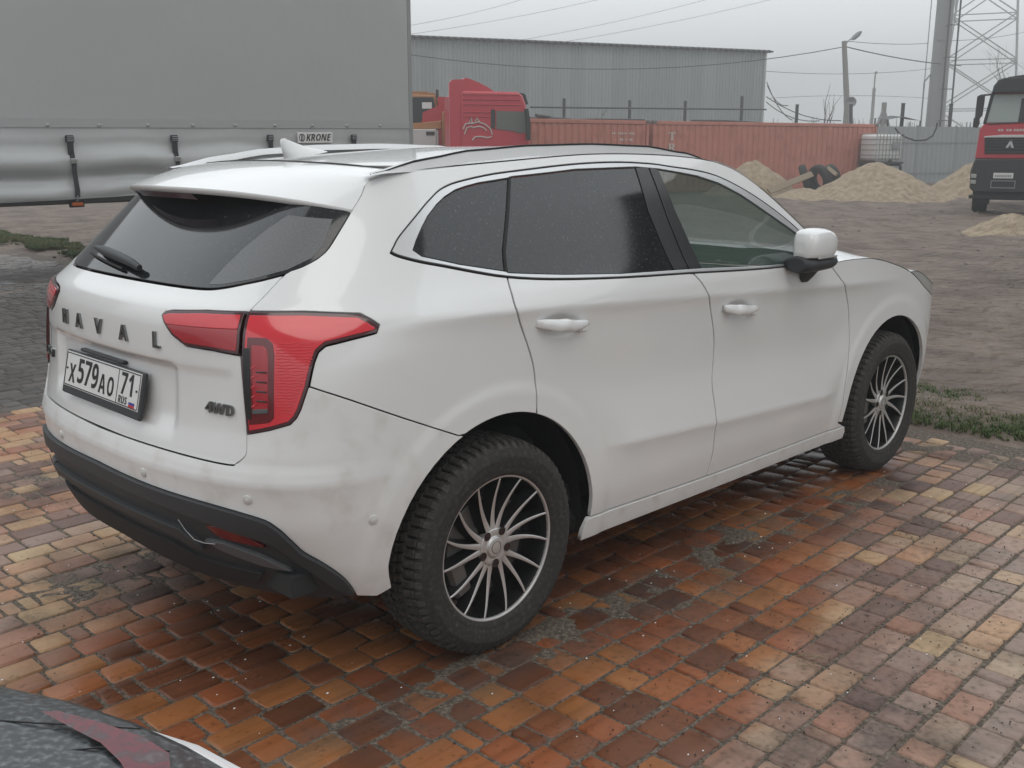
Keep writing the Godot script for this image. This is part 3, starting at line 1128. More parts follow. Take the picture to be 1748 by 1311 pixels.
func joined(lists: Array) -> PackedVector2Array:
	var o := PackedVector2Array()
	for l in lists:
		for p in l:
			if o.is_empty() or o[-1].distance_to(p) > 0.002:
				o.append(p)
	if o.size() > 2 and o[0].distance_to(o[-1]) < 0.002:
		o.remove_at(o.size() - 1)
	return o


func back(l: PackedVector2Array) -> PackedVector2Array:
	var o := l.duplicate()
	o.reverse()
	return o


func curve(l: PackedVector2Array, n := 4) -> PackedVector2Array:
	var o := PackedVector2Array()
	for i in l.size() - 1:
		for k in n:
			o.append(l[i].cubic_interpolate(l[i + 1], l[maxi(i - 1, 0)], l[mini(i + 2, l.size() - 1)], float(k) / n))
	o.append(l[-1])
	return o


func arch(cs: float, r: float, a0: float, a1: float, n := 28) -> PackedVector2Array:
	var o := PackedVector2Array()
	for i in n + 1:
		var a := deg_to_rad(lerpf(a0, a1, float(i) / n))
		o.append(Vector2(cs + r * cos(a), 0.352 + r * sin(a)))
	return o


# A pressed panel: the skin inside an outline (s, y), with rolled edges.
func panel(poly: PackedVector2Array, off := 0.0, gap := 0.0030, hem := 0.016, cell := 0.02) -> MB:
	var m := MB.new()
	if Geometry2D.is_polygon_clockwise(poly):
		poly = back(poly)
	var shrunk := Geometry2D.offset_polygon(poly, -(gap + 0.0016))
	for q in shrunk:
		if q.size() >= 3 and not Geometry2D.is_polygon_clockwise(q):
			panel_piece(m, q, off, hem, cell)
	return m


func panel_piece(m: MB, poly: PackedVector2Array, off: float, hem: float, cell: float) -> void:
	var lo := poly[0]
	var hi := poly[0]
	for p in poly:
		lo = lo.min(p)
		hi = hi.max(p)
	var i0 := int(floor(lo.x / cell))
	var j0 := int(floor(lo.y / cell))
	var ni := int(floor(hi.x / cell)) - i0 + 1
	var nj := int(floor(hi.y / cell)) - j0 + 1
	var mark := PackedByteArray()
	mark.resize(ni * nj)
	for k in poly.size():
		var a := poly[k]
		var b := poly[(k + 1) % poly.size()]
		var steps := maxi(1, int(ceil(a.distance_to(b) / (cell * 0.2))))
		for t in steps + 1:
			var p := a.lerp(b, float(t) / steps)
			for e in [Vector2(1e-5, 1e-5), Vector2(-1e-5, -1e-5)]:
				var ci := clampi(int(floor((p.x + e.x) / cell)) - i0, 0, ni - 1)
				var cj := clampi(int(floor((p.y + e.y) / cell)) - j0, 0, nj - 1)
				mark[ci * nj + cj] = 1
	# neighbours of marked cells are clipped too, so that no crossing is missed
	var ids := {}
	for ci in ni:
		var inside := 0      # unknown
		for cj in nj:
			var x := (i0 + ci) * cell
			var y := (j0 + cj) * cell
			if mark[ci * nj + cj]:
				inside = 0
				var sq := PackedVector2Array([Vector2(x, y), Vector2(x + cell, y), Vector2(x + cell, y + cell), Vector2(x, y + cell)])
				for piece in Geometry2D.intersect_polygons(sq, poly):
					if piece.size() < 3:
						continue
					var tr := Geometry2D.triangulate_polygon(piece)
					var k := m.v.size()
					for p in piece:
						var pn := skin(p.x, p.y, off)
						m.vert(pn[0], pn[1], p)
					for t in range(0, tr.size(), 3):
						m.tri(k + tr[t], k + tr[t + 1], k + tr[t + 2])
			else:
				if inside == 0:
					inside = 1 if Geometry2D.is_point_in_polygon(Vector2(x + cell * 0.5, y + cell * 0.5), poly) else -1
				if inside == 1:
					var c := []
					for d in [[0, 0], [1, 0], [1, 1], [0, 1]]:
						var key: int = (ci + d[0]) * 4096 + cj + d[1]
						if not ids.has(key):
							var p := Vector2(x + d[0] * cell, y + d[1] * cell)
							var pn := skin(p.x, p.y, off)
							ids[key] = m.vert(pn[0], pn[1], p)
						c.append(ids[key])
					m.quad(c[0], c[1], c[2], c[3])
	if hem <= 0.0:
		return
	# rolled edge
	var ring := PackedVector2Array()
	for k in poly.size():
		var a := poly[k]
		var b := poly[(k + 1) % poly.size()]
		var steps := maxi(1, int(ceil(a.distance_to(b) / 0.02)))
		for t in steps:
			ring.append(a.lerp(b, float(t) / steps))
	var base := m.v.size()
	var cnt := ring.size()
	for k in cnt:
		var d := (ring[(k + 1) % cnt] - ring[(k + cnt - 1) % cnt]).normalized()
		var pn := skin(ring[k].x, ring[k].y, off)
		var e := skin(ring[k].x + d.y * 0.004, ring[k].y - d.x * 0.004, off)
		var n: Vector3 = pn[1]
		var o: Vector3 = e[0] - pn[0]
		o = (o - n * o.dot(n)).normalized()
		var p: Vector3 = pn[0]
		m.vert(p, (n + o * 0.25).normalized(), ring[k])
		m.vert(p + o * 0.0011 - n * 0.0006, (n + o).normalized(), ring[k])
		m.vert(p + o * 0.0016 - n * 0.0018, o, ring[k])
		m.vert(p + o * 0.0016 - n * hem, o, ring[k])
	for k in cnt:
		var a := base + k * 4
		var b := base + ((k + 1) % cnt) * 4
		for r in 3:
			m.quad(a + r, b + r, b + r + 1, a + r + 1)


func both(called: String, m: MB, mt: Material, parents: Array) -> Array:
	return [part(called, m, mt, parents[0]), part(called, m.mirrored(), mt, parents[1])]


func edge3(path: PackedVector2Array, off := 0.0) -> Array:
	var o := []
	for p in path:
		o.append(skin(p.x, p.y, off)[0])
	return o


# a sheet spanning from a side edge to its mirror image; crown(t, w): how far the middle bulges
func span(edge: Array, crown: Callable, cols := 24, hint := Vector3.UP) -> MB:
	var g := []
	for i in edge.size():
		var row := []
		var e: Vector3 = edge[i]
		for j in cols + 1:
			var w := 2.0 * j / cols - 1.0
			row.append(Vector3(e.x, e.y, e.z * w) + crown.call(float(i) / (edge.size() - 1), w))
		g.append(row)
	var m := MB.new()
	m.sheet(g, hint)
	return m


func suv() -> void:
	make_skin()
	var car := thing("suv", "white SUV with dirty bumper parked on the wet brick paving", "car")
	var paint: Material = M.paint
	var lr := [car, car]
	var gateline := curve(outline(D.gateline), 3)
	var lamp_out := outline(D.lamp_out)
	var lamp_in := outline(D.lamp_in)
	var rdoor := curve(outline(D.rdoor), 4)
	var bedge := curve(outline(D.bedge), 4)
	var fedge := curve(outline(D.fedge), 4)
	var sill := curve(outline(D.sill), 3)
	var dlob := curve(outline(D.dlob), 3)
	var dlot := curve(outline(D.dlot), 4)
	var bumpline := curve(outline(D.bumpline), 3)
	var blacktop := curve(outline(D.blacktop), 4)
	var rc := 1.519          # s above the rear axle
	var fc := 4.221
	var ar := 0.442
	# upper edge of the cabin side, from the cowl up the windscreen pillar and back along the roof
	var upper := curve(PackedVector2Array([Vector2(3.60, 1.105), Vector2(3.50, 1.180), Vector2(3.419, 1.250), Vector2(3.329, 1.330), Vector2(3.241, 1.404), Vector2(3.167, 1.458), Vector2(3.086, 1.503), Vector2(2.982, 1.535), Vector2(2.86, 1.553), Vector2(2.66, 1.567), Vector2(2.40, 1.574), Vector2(2.1, 1.574), Vector2(1.75, 1.568), Vector2(1.40, 1.556), Vector2(1.10, 1.541), Vector2(0.93, 1.527), Vector2(0.84, 1.514), Vector2(0.789, 1.503)]), 4)
	# ---- cabin side and rear quarter
	var arc_end := rad_to_deg(acos((1.667 - rc) / ar))
	var arc_start := 180.0 - rad_to_deg(asin((0.764 - 0.352) / ar))
	var quarter := joined([gateline, lamp_out.slice(0, 11), bumpline, arch(rc, ar, arc_start, arc_end, 14), back(rdoor), back(dlob.slice(0, 16)), dlot, PackedVector2Array([Vector2(3.45, 1.172), Vector2(3.52, 1.118)]), upper])
	both("quarter_panel", panel(quarter, 0.0, 0.003, 0.016, 0.0125), paint, lr)
	# ---- doors
	var s0 := outline(D.sill)[0]
	var door_arc := arch(rc, ar, arc_end, rad_to_deg(asin((s0.y - 0.352) / ar)), 14)
	var rear_poly := joined([back(rdoor), dlob.slice(15, 25), bedge, PackedVector2Array([Vector2(2.683, 0.322)]), back(sill.slice(0, 4)), back(door_arc)])
	var rear_doors := both("rear_door", panel(rear_poly, 0.0, 0.003, 0.016, 0.0125), paint, lr)
	var front_poly := joined([bedge, PackedVector2Array([Vector2(2.683, 0.320)]), sill.slice(4, 10), back(fedge), PackedVector2Array([Vector2(3.50, 1.105)]), back(dlob.slice(24))])
	var front_doors := both("front_door", panel(front_poly, 0.0, 0.003, 0.016, 0.0125), paint, lr)
	# ---- sill
	var sill_poly := joined([sill, PackedVector2Array([Vector2(3.838, 0.278), Vector2(3.835, 0.24), Vector2(1.925, 0.255), Vector2(1.93, 0.30)])])
	both("sill", panel(sill_poly, 0.004), M.paint_dirty, lr)
	# ---- front wing and front bumper
	var wing_top := curve(PackedVector2Array([Vector2(3.60, 1.104), Vector2(3.70, 1.105), Vector2(3.88, 1.098), Vector2(4.0, 1.083), Vector2(4.126, 1.058), Vector2(4.26, 1.026), Vector2(4.36, 0.995), Vector2(4.45, 0.955), Vector2(4.53, 0.912), Vector2(4.62, 0.872), Vector2(4.72, 0.840), Vector2(4.90, 0.812), Vector2(5.30, 0.80), Vector2(5.70, 0.795)]), 4)
	var wing := joined([fedge, PackedVector2Array([Vector2(3.79, 0.330)]), arch(fc, ar - 0.006, 182, -6, 26), PackedVector2Array([Vector2(4.72, 0.24), Vector2(5.2, 0.22), Vector2(5.70, 0.22)]), back(wing_top), PackedVector2Array([Vector2(3.553, 1.104)])])
	both("front_wing", panel(wing, 0.0, 0.003, 0.016, 0.0125), paint, lr)
	var lamp_top := curve(PackedVector2Array([Vector2(4.36, 0.997), Vector2(4.45, 0.990), Vector2(4.56, 0.955), Vector2(4.68, 0.910), Vector2(4.85, 0.878), Vector2(5.05, 0.865)]), 3)
	var head := joined([lamp_top, PackedVector2Array([Vector2(5.05, 0.806)]), back(wing_top.slice(24, 46))])
	both("headlamp", panel(head, 0.0, 0.002, 0.01, 0.0125), M.lamp_clear, lr)
	var gril := PackedVector2Array([Vector2(5.05, 0.863), Vector2(5.70, 0.863), Vector2(5.70, 0.797), Vector2(5.30, 0.802), Vector2(5.05, 0.808)])
	both("grille", panel(gril, -0.01, 0.0, 0.01), M.gloss_black, lr)
	# ---- tailgate
	var gb := curve(outline(D.gatebot), 3)
	var glb := curve(outline(D.glassbot), 3)
	var half := joined([PackedVector2Array([Vector2(0, 0.750)]), back(gb), PackedVector2Array([Vector2(0.683, 0.836)]), back(lamp_out.slice(15, 18)), PackedVector2Array([Vector2(0.668, 1.040)]), back(lamp_in.slice(0, 10)), back(gateline.slice(24)), glb, PackedVector2Array([Vector2(0, 1.211)])])
	var gate_poly := joined([half, mirror2(half)])
	var gate := part("tailgate", panel(gate_poly, -0.004, 0.003, 0.016, 0.0125), paint, car)
	# ---- rear window under the spoiler
	var gl_half := joined([PackedVector2Array([Vector2(0, 1.211)]), back(glb), back(gateline.slice(6, 25)), PackedVector2Array([Vector2(0.76, 1.425), Vector2(0.5, 1.45), Vector2(0, 1.462)])])
	var rear_glass := part("rear_window", panel(joined([gl_half, mirror2(gl_half)]), -0.004, 0.002, 0.006), M.glass_dark, gate)
	rear_glass.set_meta("label", "dark tinted rear window")
	# rain film right of the wiper's sweep
	var film := joined([PackedVector2Array([Vector2(0.445, 1.222), Vector2(0.452, 1.27), Vector2(0.468, 1.32), Vector2(0.50, 1.37), Vector2(0.545, 1.41)]), PackedVector2Array([Vector2(0.74, 1.40), Vector2(0.765, 1.33), Vector2(0.755, 1.296), Vector2(0.70, 1.266), Vector2(0.60, 1.241), Vector2(0.50, 1.224)])])
	var fo_ := part("rain_film", panel(film, -0.0034, 0.0, 0.0), M.rain_film, rear_glass.get_parent())
	fo_.set_meta("label", "grey film of rain left unwiped on the rear window")
	# ---- rear bumper
	var bump_half := joined([PackedVector2Array([Vector2(0, 0.748)]), back(gb), lamp_out.slice(10, 16).duplicate() if false else back(lamp_out.slice(10, 16)), bumpline, arch(rc, ar, arc_start, 180.0 + rad_to_deg(asin((0.352 - 0.335) / ar)), 12), PackedVector2Array([Vector2(1.02, 0.318), Vector2(0.955, 0.335)]), back(blacktop), PackedVector2Array([Vector2(0, 0.642)])])
	var bumper := part("rear_bumper", panel(joined([bump_half, mirror2(bump_half)]), 0.001, 0.0008, 0.016, 0.0125), M.paint_dirty, car)
	for sg in [1.0, -1.0]:
		for q in [[0.692, 0.657], [1.032, 0.575], [0.292, 0.669]]:
			if sg < 0 and q[0] > 0.9:
				continue
			var pn := skin(q[0] * sg, q[1], 0.003)
			var b := Basis(Quaternion(Vector3.UP, pn[1]))
			var mm := MB.new()
			mm.lathe([Vector2(0.0135, -0.004), Vector2(0.0135, 0.0015), Vector2(0.011, 0.0025), Vector2(0.0085, 0.0012), Vector2(0.008, 0.0035), Vector2(0.0, 0.0042)], Transform3D(b, pn[0]), 20)
			part("parking_sensor", mm, M.sensor, bumper)
	# black lower bumper, set back, with its lip and diffuser
	var low := PackedVector2Array([Vector2(0.955, 0.352), Vector2(0.93, 0.332), Vector2(0.757, 0.335), Vector2(0.50, 0.345), Vector2(0.30, 0.37), Vector2(0, 0.375)])
	var lip_half := joined([PackedVector2Array([Vector2(0, 0.642)]), blacktop, low])
	var lip_poly := joined([lip_half, mirror2(lip_half)])
	var black := part("lower_bumper", panel(lip_poly, 0.000), M.plastic, car)
	# raised upper band of the black trim
	var band := PackedVector2Array()
	for q in blacktop:
		band.append(q)
	var band_low := PackedVector2Array()
	for q in blacktop:
		if q.x < 0.80:
			band_low.append(q - Vector2(0, 0.045 + 0.02 * smoothstep(0.3, 0.75, q.x)))
	band_low.append(Vector2(0.84, 0.44))
	band_low.append(Vector2(0.90, 0.372))
	band_low.append(Vector2(0.945, 0.342))
	var band_half := joined([PackedVector2Array([Vector2(0, 0.642)]), band, back(band_low), PackedVector2Array([Vector2(0, 0.597)])])
	part("trim_band", panel(joined([band_half, mirror2(band_half)]), 0.016, 0.001, 0.018), M.plastic, black)
	var ledge_half := PackedVector2Array([Vector2(0, 0.545), Vector2(0.30, 0.542), Vector2(0.44, 0.535), Vector2(0.50, 0.498), Vector2(0.52, 0.482), Vector2(0.48, 0.474), Vector2(0.40, 0.50), Vector2(0.28, 0.515), Vector2(0, 0.517)])
	part("bumper_ledge", panel(joined([ledge_half, mirror2(ledge_half)]), 0.020, 0.001, 0.02), M.plastic, black)
	var skid_half := PackedVector2Array([Vector2(0, 0.47), Vector2(0.36, 0.466), Vector2(0.46, 0.44), Vector2(0.70, 0.425), Vector2(0.66, 0.385), Vector2(0.47, 0.365), Vector2(0.0, 0.385)])
	part("skid_plate", panel(joined([skid_half, mirror2(skid_half)]), 0.012, 0.001, 0.016), M.plastic_dark, black)
	for sg in [1.0, -1.0]:
		var rp := outline(D.reflector)
		var rq := PackedVector2Array()
		for q in rp:
			rq.append(Vector2(q.x * sg, q.y))
		part("reflector", panel(rq, 0.010, 0.0, 0.012), M.lens_deep, black)
		var wedge := PackedVector2Array([Vector2(0.52 * sg, 0.512), Vector2(0.60 * sg, 0.516), Vector2(0.70 * sg, 0.49), Vector2(0.80 * sg, 0.44), Vector2(0.70 * sg, 0.455), Vector2(0.58 * sg, 0.485)])
		part("reflector_shelf", panel(wedge, 0.014, 0.0, 0.014), M.plastic_pale, black)
		var vee := MB.new()
		var vp := []
		for q in [Vector2(0.452, 0.565), Vector2(0.470, 0.535), Vector2(0.492, 0.510), Vector2(0.53, 0.507), Vector2(0.57, 0.512)]:
			vp.append(skin(q.x * sg, q.y, 0.018)[0])
		vee.tube(vp, 0.0016, 6)
		part("chrome_line", vee, M.satin_grey, black)
	# ---- tail lamps
	for sg in [1.0, -1.0]:
		tail_lamp(car, gate, lamp_out, lamp_in, sg)
	# ---- side glass, trim and pillars
	var qg := outline(D.qg)
	var rg := outline(D.rg)
	var fg := outline(D.fg)
	var bp := outline(D.bpil)
	var trim := joined([back(dlob), dlot, back(fg.slice(0, 8)), back(rg.slice(0, 3)), back(qg.slice(0, 11)), back(qg.slice(11, 14)), back(rg.slice(4, 8)), back(fg.slice(8, 11))])
	both("window_trim", panel(trim, 0.0015, 0.0022, 0.012), M.satin, lr)
	var qo := both("quarter_window", panel(qg, -0.004, 0.0005, 0.006), M.glass_dark, lr)
	var ro := both("window", panel(rg, -0.004, 0.0005, 0.006), M.glass_dark, rear_doors)
	for o in qo + ro:
		o.set_meta("label", "dark privacy side glass with dust specks")
	var fo := both("window", panel(fg, -0.004, 0.0005, 0.006), M.glass_green, front_doors)
	for o in fo:
		o.set_meta("label", "greenish clear front side glass")
	var pil_a := PackedVector2Array([rg[2], bp[0] - Vector2(0.003, 0.008), bp[1] - Vector2(0.003, 0), bp[2] - Vector2(0.003, 0), rg[4], rg[3]])
	var pil_b := PackedVector2Array([bp[0] + Vector2(0.003, -0.008), fg[0], fg[11], fg[10], bp[2] + Vector2(0.003, 0), bp[1] + Vector2(0.003, 0)])
	both("door_pillar_cover", panel(pil_a, 0.0, 0.0008, 0.008), M.gloss_black, rear_doors)
	both("door_pillar_cover", panel(pil_b, 0.0, 0.0008, 0.008), M.gloss_black, front_doors)
	var sail := PackedVector2Array([Vector2(3.268, 1.120), Vector2(3.362, 1.222), Vector2(3.372, 1.230), Vector2(3.45, 1.168), Vector2(3.52, 1.115), Vector2(3.40, 1.113)])
	both("mirror_sail", panel(sail, -0.002, 0.0008, 0.008), M.plastic, front_doors)
	var rub := MB.new()
	rub.tube(edge3(dlob.slice(0, 31), 0.0), 0.0026, 6)
	rub.tube(edge3(dlot, 0.0), 0.0026, 6)
	var ql := PackedVector2Array()
	for i in 14:
		ql.append(Vector2(1.418, 1.502).lerp(Vector2(1.529, 1.222), i / 13.0))
	rub.tube(edge3(ql, -0.003), 0.0065, 6)
	both("window_seal", rub, M.rubber, lr)
	# ---- roof, windscreen, bonnet
	var roof_i := 28
	var roof_edge := edge3(upper.slice(roof_i, upper.size() - 8), 0.0)
	var roof := span(roof_edge, func(t: float, w: float) -> Vector3: return Vector3(-0.035 * (1 - w * w) * smoothstep(0.85, 1.0, t) * 0.0 + 0.05 * (1 - w * w) * (1.0 - smoothstep(0.0, 0.25, t)), (0.008 + 0.016 * smoothstep(0.0, 0.2, t)) * (1.0 - w * w) - 0.003 * smoothstep(0.90, 0.93, absf(w)) * (1.0 - smoothstep(0.95, 0.985, absf(w))), 0), 48)
	part("roof", roof, paint, car)
	var screen_edge := edge3(upper.slice(0, roof_i + 1), -0.004)
	part("windscreen", span(screen_edge, func(t: float, w: float) -> Vector3: return Vector3(0.10 * (1 - w * w) + 0.03 * (1.0 - pow(w, 4)), 0.015 * (1 - w * w) + 0.008, 0), 24, Vector3(1, 1, 0)), M.glass_green, car)
	var bonnet_edge := edge3(joined([wing_top.slice(0, 25), lamp_top, PackedVector2Array([Vector2(5.35, 0.868)])]), 0.001)
	part("bonnet", span(bonnet_edge, func(t: float, w: float) -> Vector3: return Vector3(0.0 - 0.25 * (1 - absf(w)) * (1.0 - smoothstep(0.0, 0.3, t)) * 0.3, 0.035 * (1.0 - pow(absf(w), 2.5)) * (1.0 - 0.6 * smoothstep(0.7, 1.0, t)) + 0.012 * smoothstep(0.45, 0.62, absf(w)) * (1.0 - smoothstep(0.72, 0.9, absf(w))), 0), 40), paint, car)
	# ---- spoiler
	spoiler(car, roof_edge, edge3(joined([upper.slice(upper.size() - 9), gateline.slice(0, 7)]), 0.001))
	# ---- rails, aerial
	for sg in [1.0, -1.0]:
		var pts := []
		for i in 33:
			var t := i / 32.0
			var x := lerpf(-0.26, 1.52, t)
			var lift := smoothstep(0.0, 0.24, t) * smoothstep(1.0, 0.80, t)
			pts.append(Vector3(x, lerp_table([[-0.26, 1.524], [-0.05, 1.566], [0.15, 1.592], [0.42, 1.607], [0.73, 1.612], [1.06, 1.604], [1.29, 1.578], [1.52, 1.520]], x), (0.605 + 0.0 * lift + lerp_table([[-0.26, 0.005], [0.4, 0.0], [1.1, 0.0], [1.52, 0.035]], x)) * sg))
		var m := MB.new()
		var web := MB.new()
		rail(m, web, pts, sg)
		var ro_ := part("roof_rail", web, M.satin_light, car)
		part("rail_cap", m, M.rubber, ro_)
	fin(car)
	# ---- inside: a dark liner, floor, seats, dashboard
	var liner := joined([PackedVector2Array([Vector2(0, 1.17), Vector2(0, 0.40), Vector2(1.0, 0.40)]), arch(rc, 0.47, 172, 5, 16), PackedVector2Array([Vector2(2.0, 0.27), Vector2(3.74, 0.27)]), arch(fc, 0.47, 175, 5, 16), PackedVector2Array([Vector2(4.75, 0.32), Vector2(5.6, 0.34), Vector2(5.6, 0.85), Vector2(4.8, 0.88), Vector2(4.2, 1.0), Vector2(3.5, 1.07), Vector2(2.5, 1.12), Vector2(1.5, 1.18), Vector2(0.7, 1.17)])])
	var lm := panel(liner, -0.03, 0.0, 0.0, 0.04)
	both("inner_shell", lm, M.interior, lr)
	var und := MB.new()
	und.box(Vector3(1.45, 0.33, 0), Vector3(3.9, 0.10, 1.10), Basis.IDENTITY, 0.03)
	und.box(Vector3(1.35, 0.29, 0), Vector3(1.85, 0.10, 1.62), Basis.IDENTITY, 0.03)
	und.box(Vector3(-0.42, 0.45, 0), Vector3(0.42, 0.12, 1.0), Basis.IDENTITY, 0.03)
	part("underbody", und, M.plastic_dark, car)
	for x in [0.0, 2.7]:
		var liners := MB.new()
		liners.lathe([Vector2(0.462, 0.50), Vector2(0.462, 0.830)], Transform3D(Basis(Vector3.RIGHT, PI / 2), Vector3(x, 0.352, 0)), 28, PI * 0.97, TAU * 1.015)
		liners.lathe([Vector2(0.0, 0.50), Vector2(0.462, 0.50)], Transform3D(Basis(Vector3.RIGHT, PI / 2), Vector3(x, 0.352, 0)), 28, PI * 0.97, TAU * 1.015)
		both("wheel_arch_liner", liners, M.plastic_dark, lr)
	var dash := MB.new()
	dash.box(Vector3(1.86, 0.98, 0), Vector3(0.50, 0.16, 1.46), Basis(Vector3.BACK, -0.12), 0.05)
	dash.box(Vector3(1.6, 0.5, 0), Vector3(0.6, 0.5, 0.22), Basis.IDENTITY, 0.04)
	part("dashboard", dash, M.interior, car)
	var wheel := MB.new()
	var ring := []
	for i in 25:
		var a := TAU * i / 24
		ring.append(Vector3(1.52, 0.98, -0.37) + Basis(Vector3.BACK, 0.42) * Vector3(0, 0.18 * cos(a), 0.18 * sin(a)))
	wheel.tube(ring, 0.016, 8, false)
	part("steering_wheel", wheel, M.interior, car)
	for q in [[1.05, -0.37], [1.05, 0.37], [0.15, -0.4], [0.15, 0.4]]:
		var st := MB.new()
		st.box(Vector3(q[0] + 0.15, 0.55, q[1]), Vector3(0.52, 0.16, 0.50), Basis(Vector3.BACK, 0.1), 0.05)
		st.box(Vector3(q[0] - 0.18, 0.86, q[1]), Vector3(0.16, 0.60, 0.48), Basis(Vector3.BACK, 0.30), 0.06)
		var seat := part("seat", st, M.seat, car)
		var hr := MB.new()
		hr.box(Vector3(q[0] - 0.31, 1.25, q[1]), Vector3(0.11, 0.19, 0.27), Basis(Vector3.BACK, 0.2), 0.045)
		hr.tube([Vector3(q[0] - 0.28, 1.08, q[1] - 0.06), Vector3(q[0] - 0.30, 1.2, q[1] - 0.06)], 0.008, 6)
		hr.tube([Vector3(q[0] - 0.28, 1.08, q[1] + 0.06), Vector3(q[0] - 0.30, 1.2, q[1] + 0.06)], 0.008, 6)
		part("head_restraint", hr, M.seat, seat)
	var fl := MB.new()
	fl.box(Vector3(0.75, 0.40, 0), Vector3(2.9, 0.06, 1.56))
	part("floor", fl, M.interior, car)
	var hl := MB.new()      # roof lining
	hl.box(Vector3(0.6, 1.535, 0), Vector3(1.5, 0.012, 1.05))
	part("roof_lining", hl, M.lining, car)
	# ---- handles, mirrors, wheels
	for k in 2:
		var sg := 1.0 if k == 0 else -1.0
		handle(rear_doors[k], 1.785, 1.046, sg)
		handle(front_doors[k], 2.815, 0.982, sg)
		mirror(car, sg)
	gate_details(gate, car)
	for q in [[0.0, 1.0, 20.0], [2.7, 1.0, 2.0], [0.0, -1.0, 0.0], [2.7, -1.0, 9.0]]:
		road_wheel(car, q[0], q[1], q[2])


func mirror2(l: PackedVector2Array) -> PackedVector2Array:
	var o := PackedVector2Array()
	for i in range(l.size() - 1, -1, -1):
		o.append(Vector2(-l[i].x, l[i].y))
	return o


func rail(m: MB, web: MB, pts: Array, sg: float) -> void:
	# slim dark bar along the top, a pale flank down to the roof
	var r := []
	for i in pts.size():
		r.append(0.0034 * (0.4 + 0.6 * smoothstep(0.0, 3.0, minf(i, pts.size() - 1 - i))))
	var low := []
	for q in pts:
		low.append(q + Vector3(0, -0.0045, 0.0075 * sg))
	m.tube(low, r, 8)
	var g := [[], [], [], []]
	for i in pts.size():
		var e: float = smoothstep(0.0, 4.0, minf(i, pts.size() - 1 - i))
		var p: Vector3 = pts[i]
		g[0].append(p + Vector3(0, -0.020 * e - 0.004, -0.030 * sg))
		g[1].append(p + Vector3(0, -0.002, -0.012 * sg))
		g[2].append(p + Vector3(0, -0.002, 0.006 * sg))
		g[3].append(p + Vector3(0, -0.034 * e - 0.006, 0.018 * sg))
	web.sheet(g.slice(0, 3), Vector3(0, 1, -0.4 * sg))
	web.sheet(g.slice(2, 4), Vector3(0, 0.3, sg))


func fin(car: Node) -> void:
	var m := MB.new()
	var g := []
	var st := [[-0.135, 0.0, 0.030], [-0.148, 0.030, 0.022], [-0.155, 0.056, 0.012], [-0.150, 0.066, 0.006]]
	# rings at rising height: rear edge x, front edge x, half width
	var rings := [[0.0, -0.150, 0.030, 0.033], [0.010, -0.150, 0.005, 0.029], [0.024, -0.155, -0.045, 0.020], [0.040, -0.160, -0.085, 0.012], [0.056, -0.164, -0.118, 0.008], [0.066, -0.162, -0.138, 0.005], [0.070, -0.156, -0.146, 0.001]]
	for r in rings:
		var row := []
		for k in 25:
			var a := TAU * k / 24
			var x: float = lerpf(r[1], r[2], 0.5 + 0.5 * cos(a))
			var z: float = r[3] * sin(a) * (1.0 - 0.5 * (0.5 + 0.5 * cos(a)))
			row.append(Vector3(x, 1.556 + r[0] + 0.022 * (x + 0.15) / 0.16, z))
		g.append(row)
	m.sheet(g, Vector3.ZERO)
	# sheet() leaves the normals' side open for a closed ring; point them outward
	for i in m.n.size():
		var out := Vector3(m.v[i].x + 0.09, 0.0, m.v[i].z * 4.0)
		if m.n[i].dot(out) < 0.0:
			m.n[i] = -m.n[i]
	var keep := m.ix
	m.ix = PackedInt32Array()
	for i in range(0, keep.size(), 3):
		m.tri(keep[i], keep[i + 1], keep[i + 2])
	part("aerial_fin", m, M.paint, car)


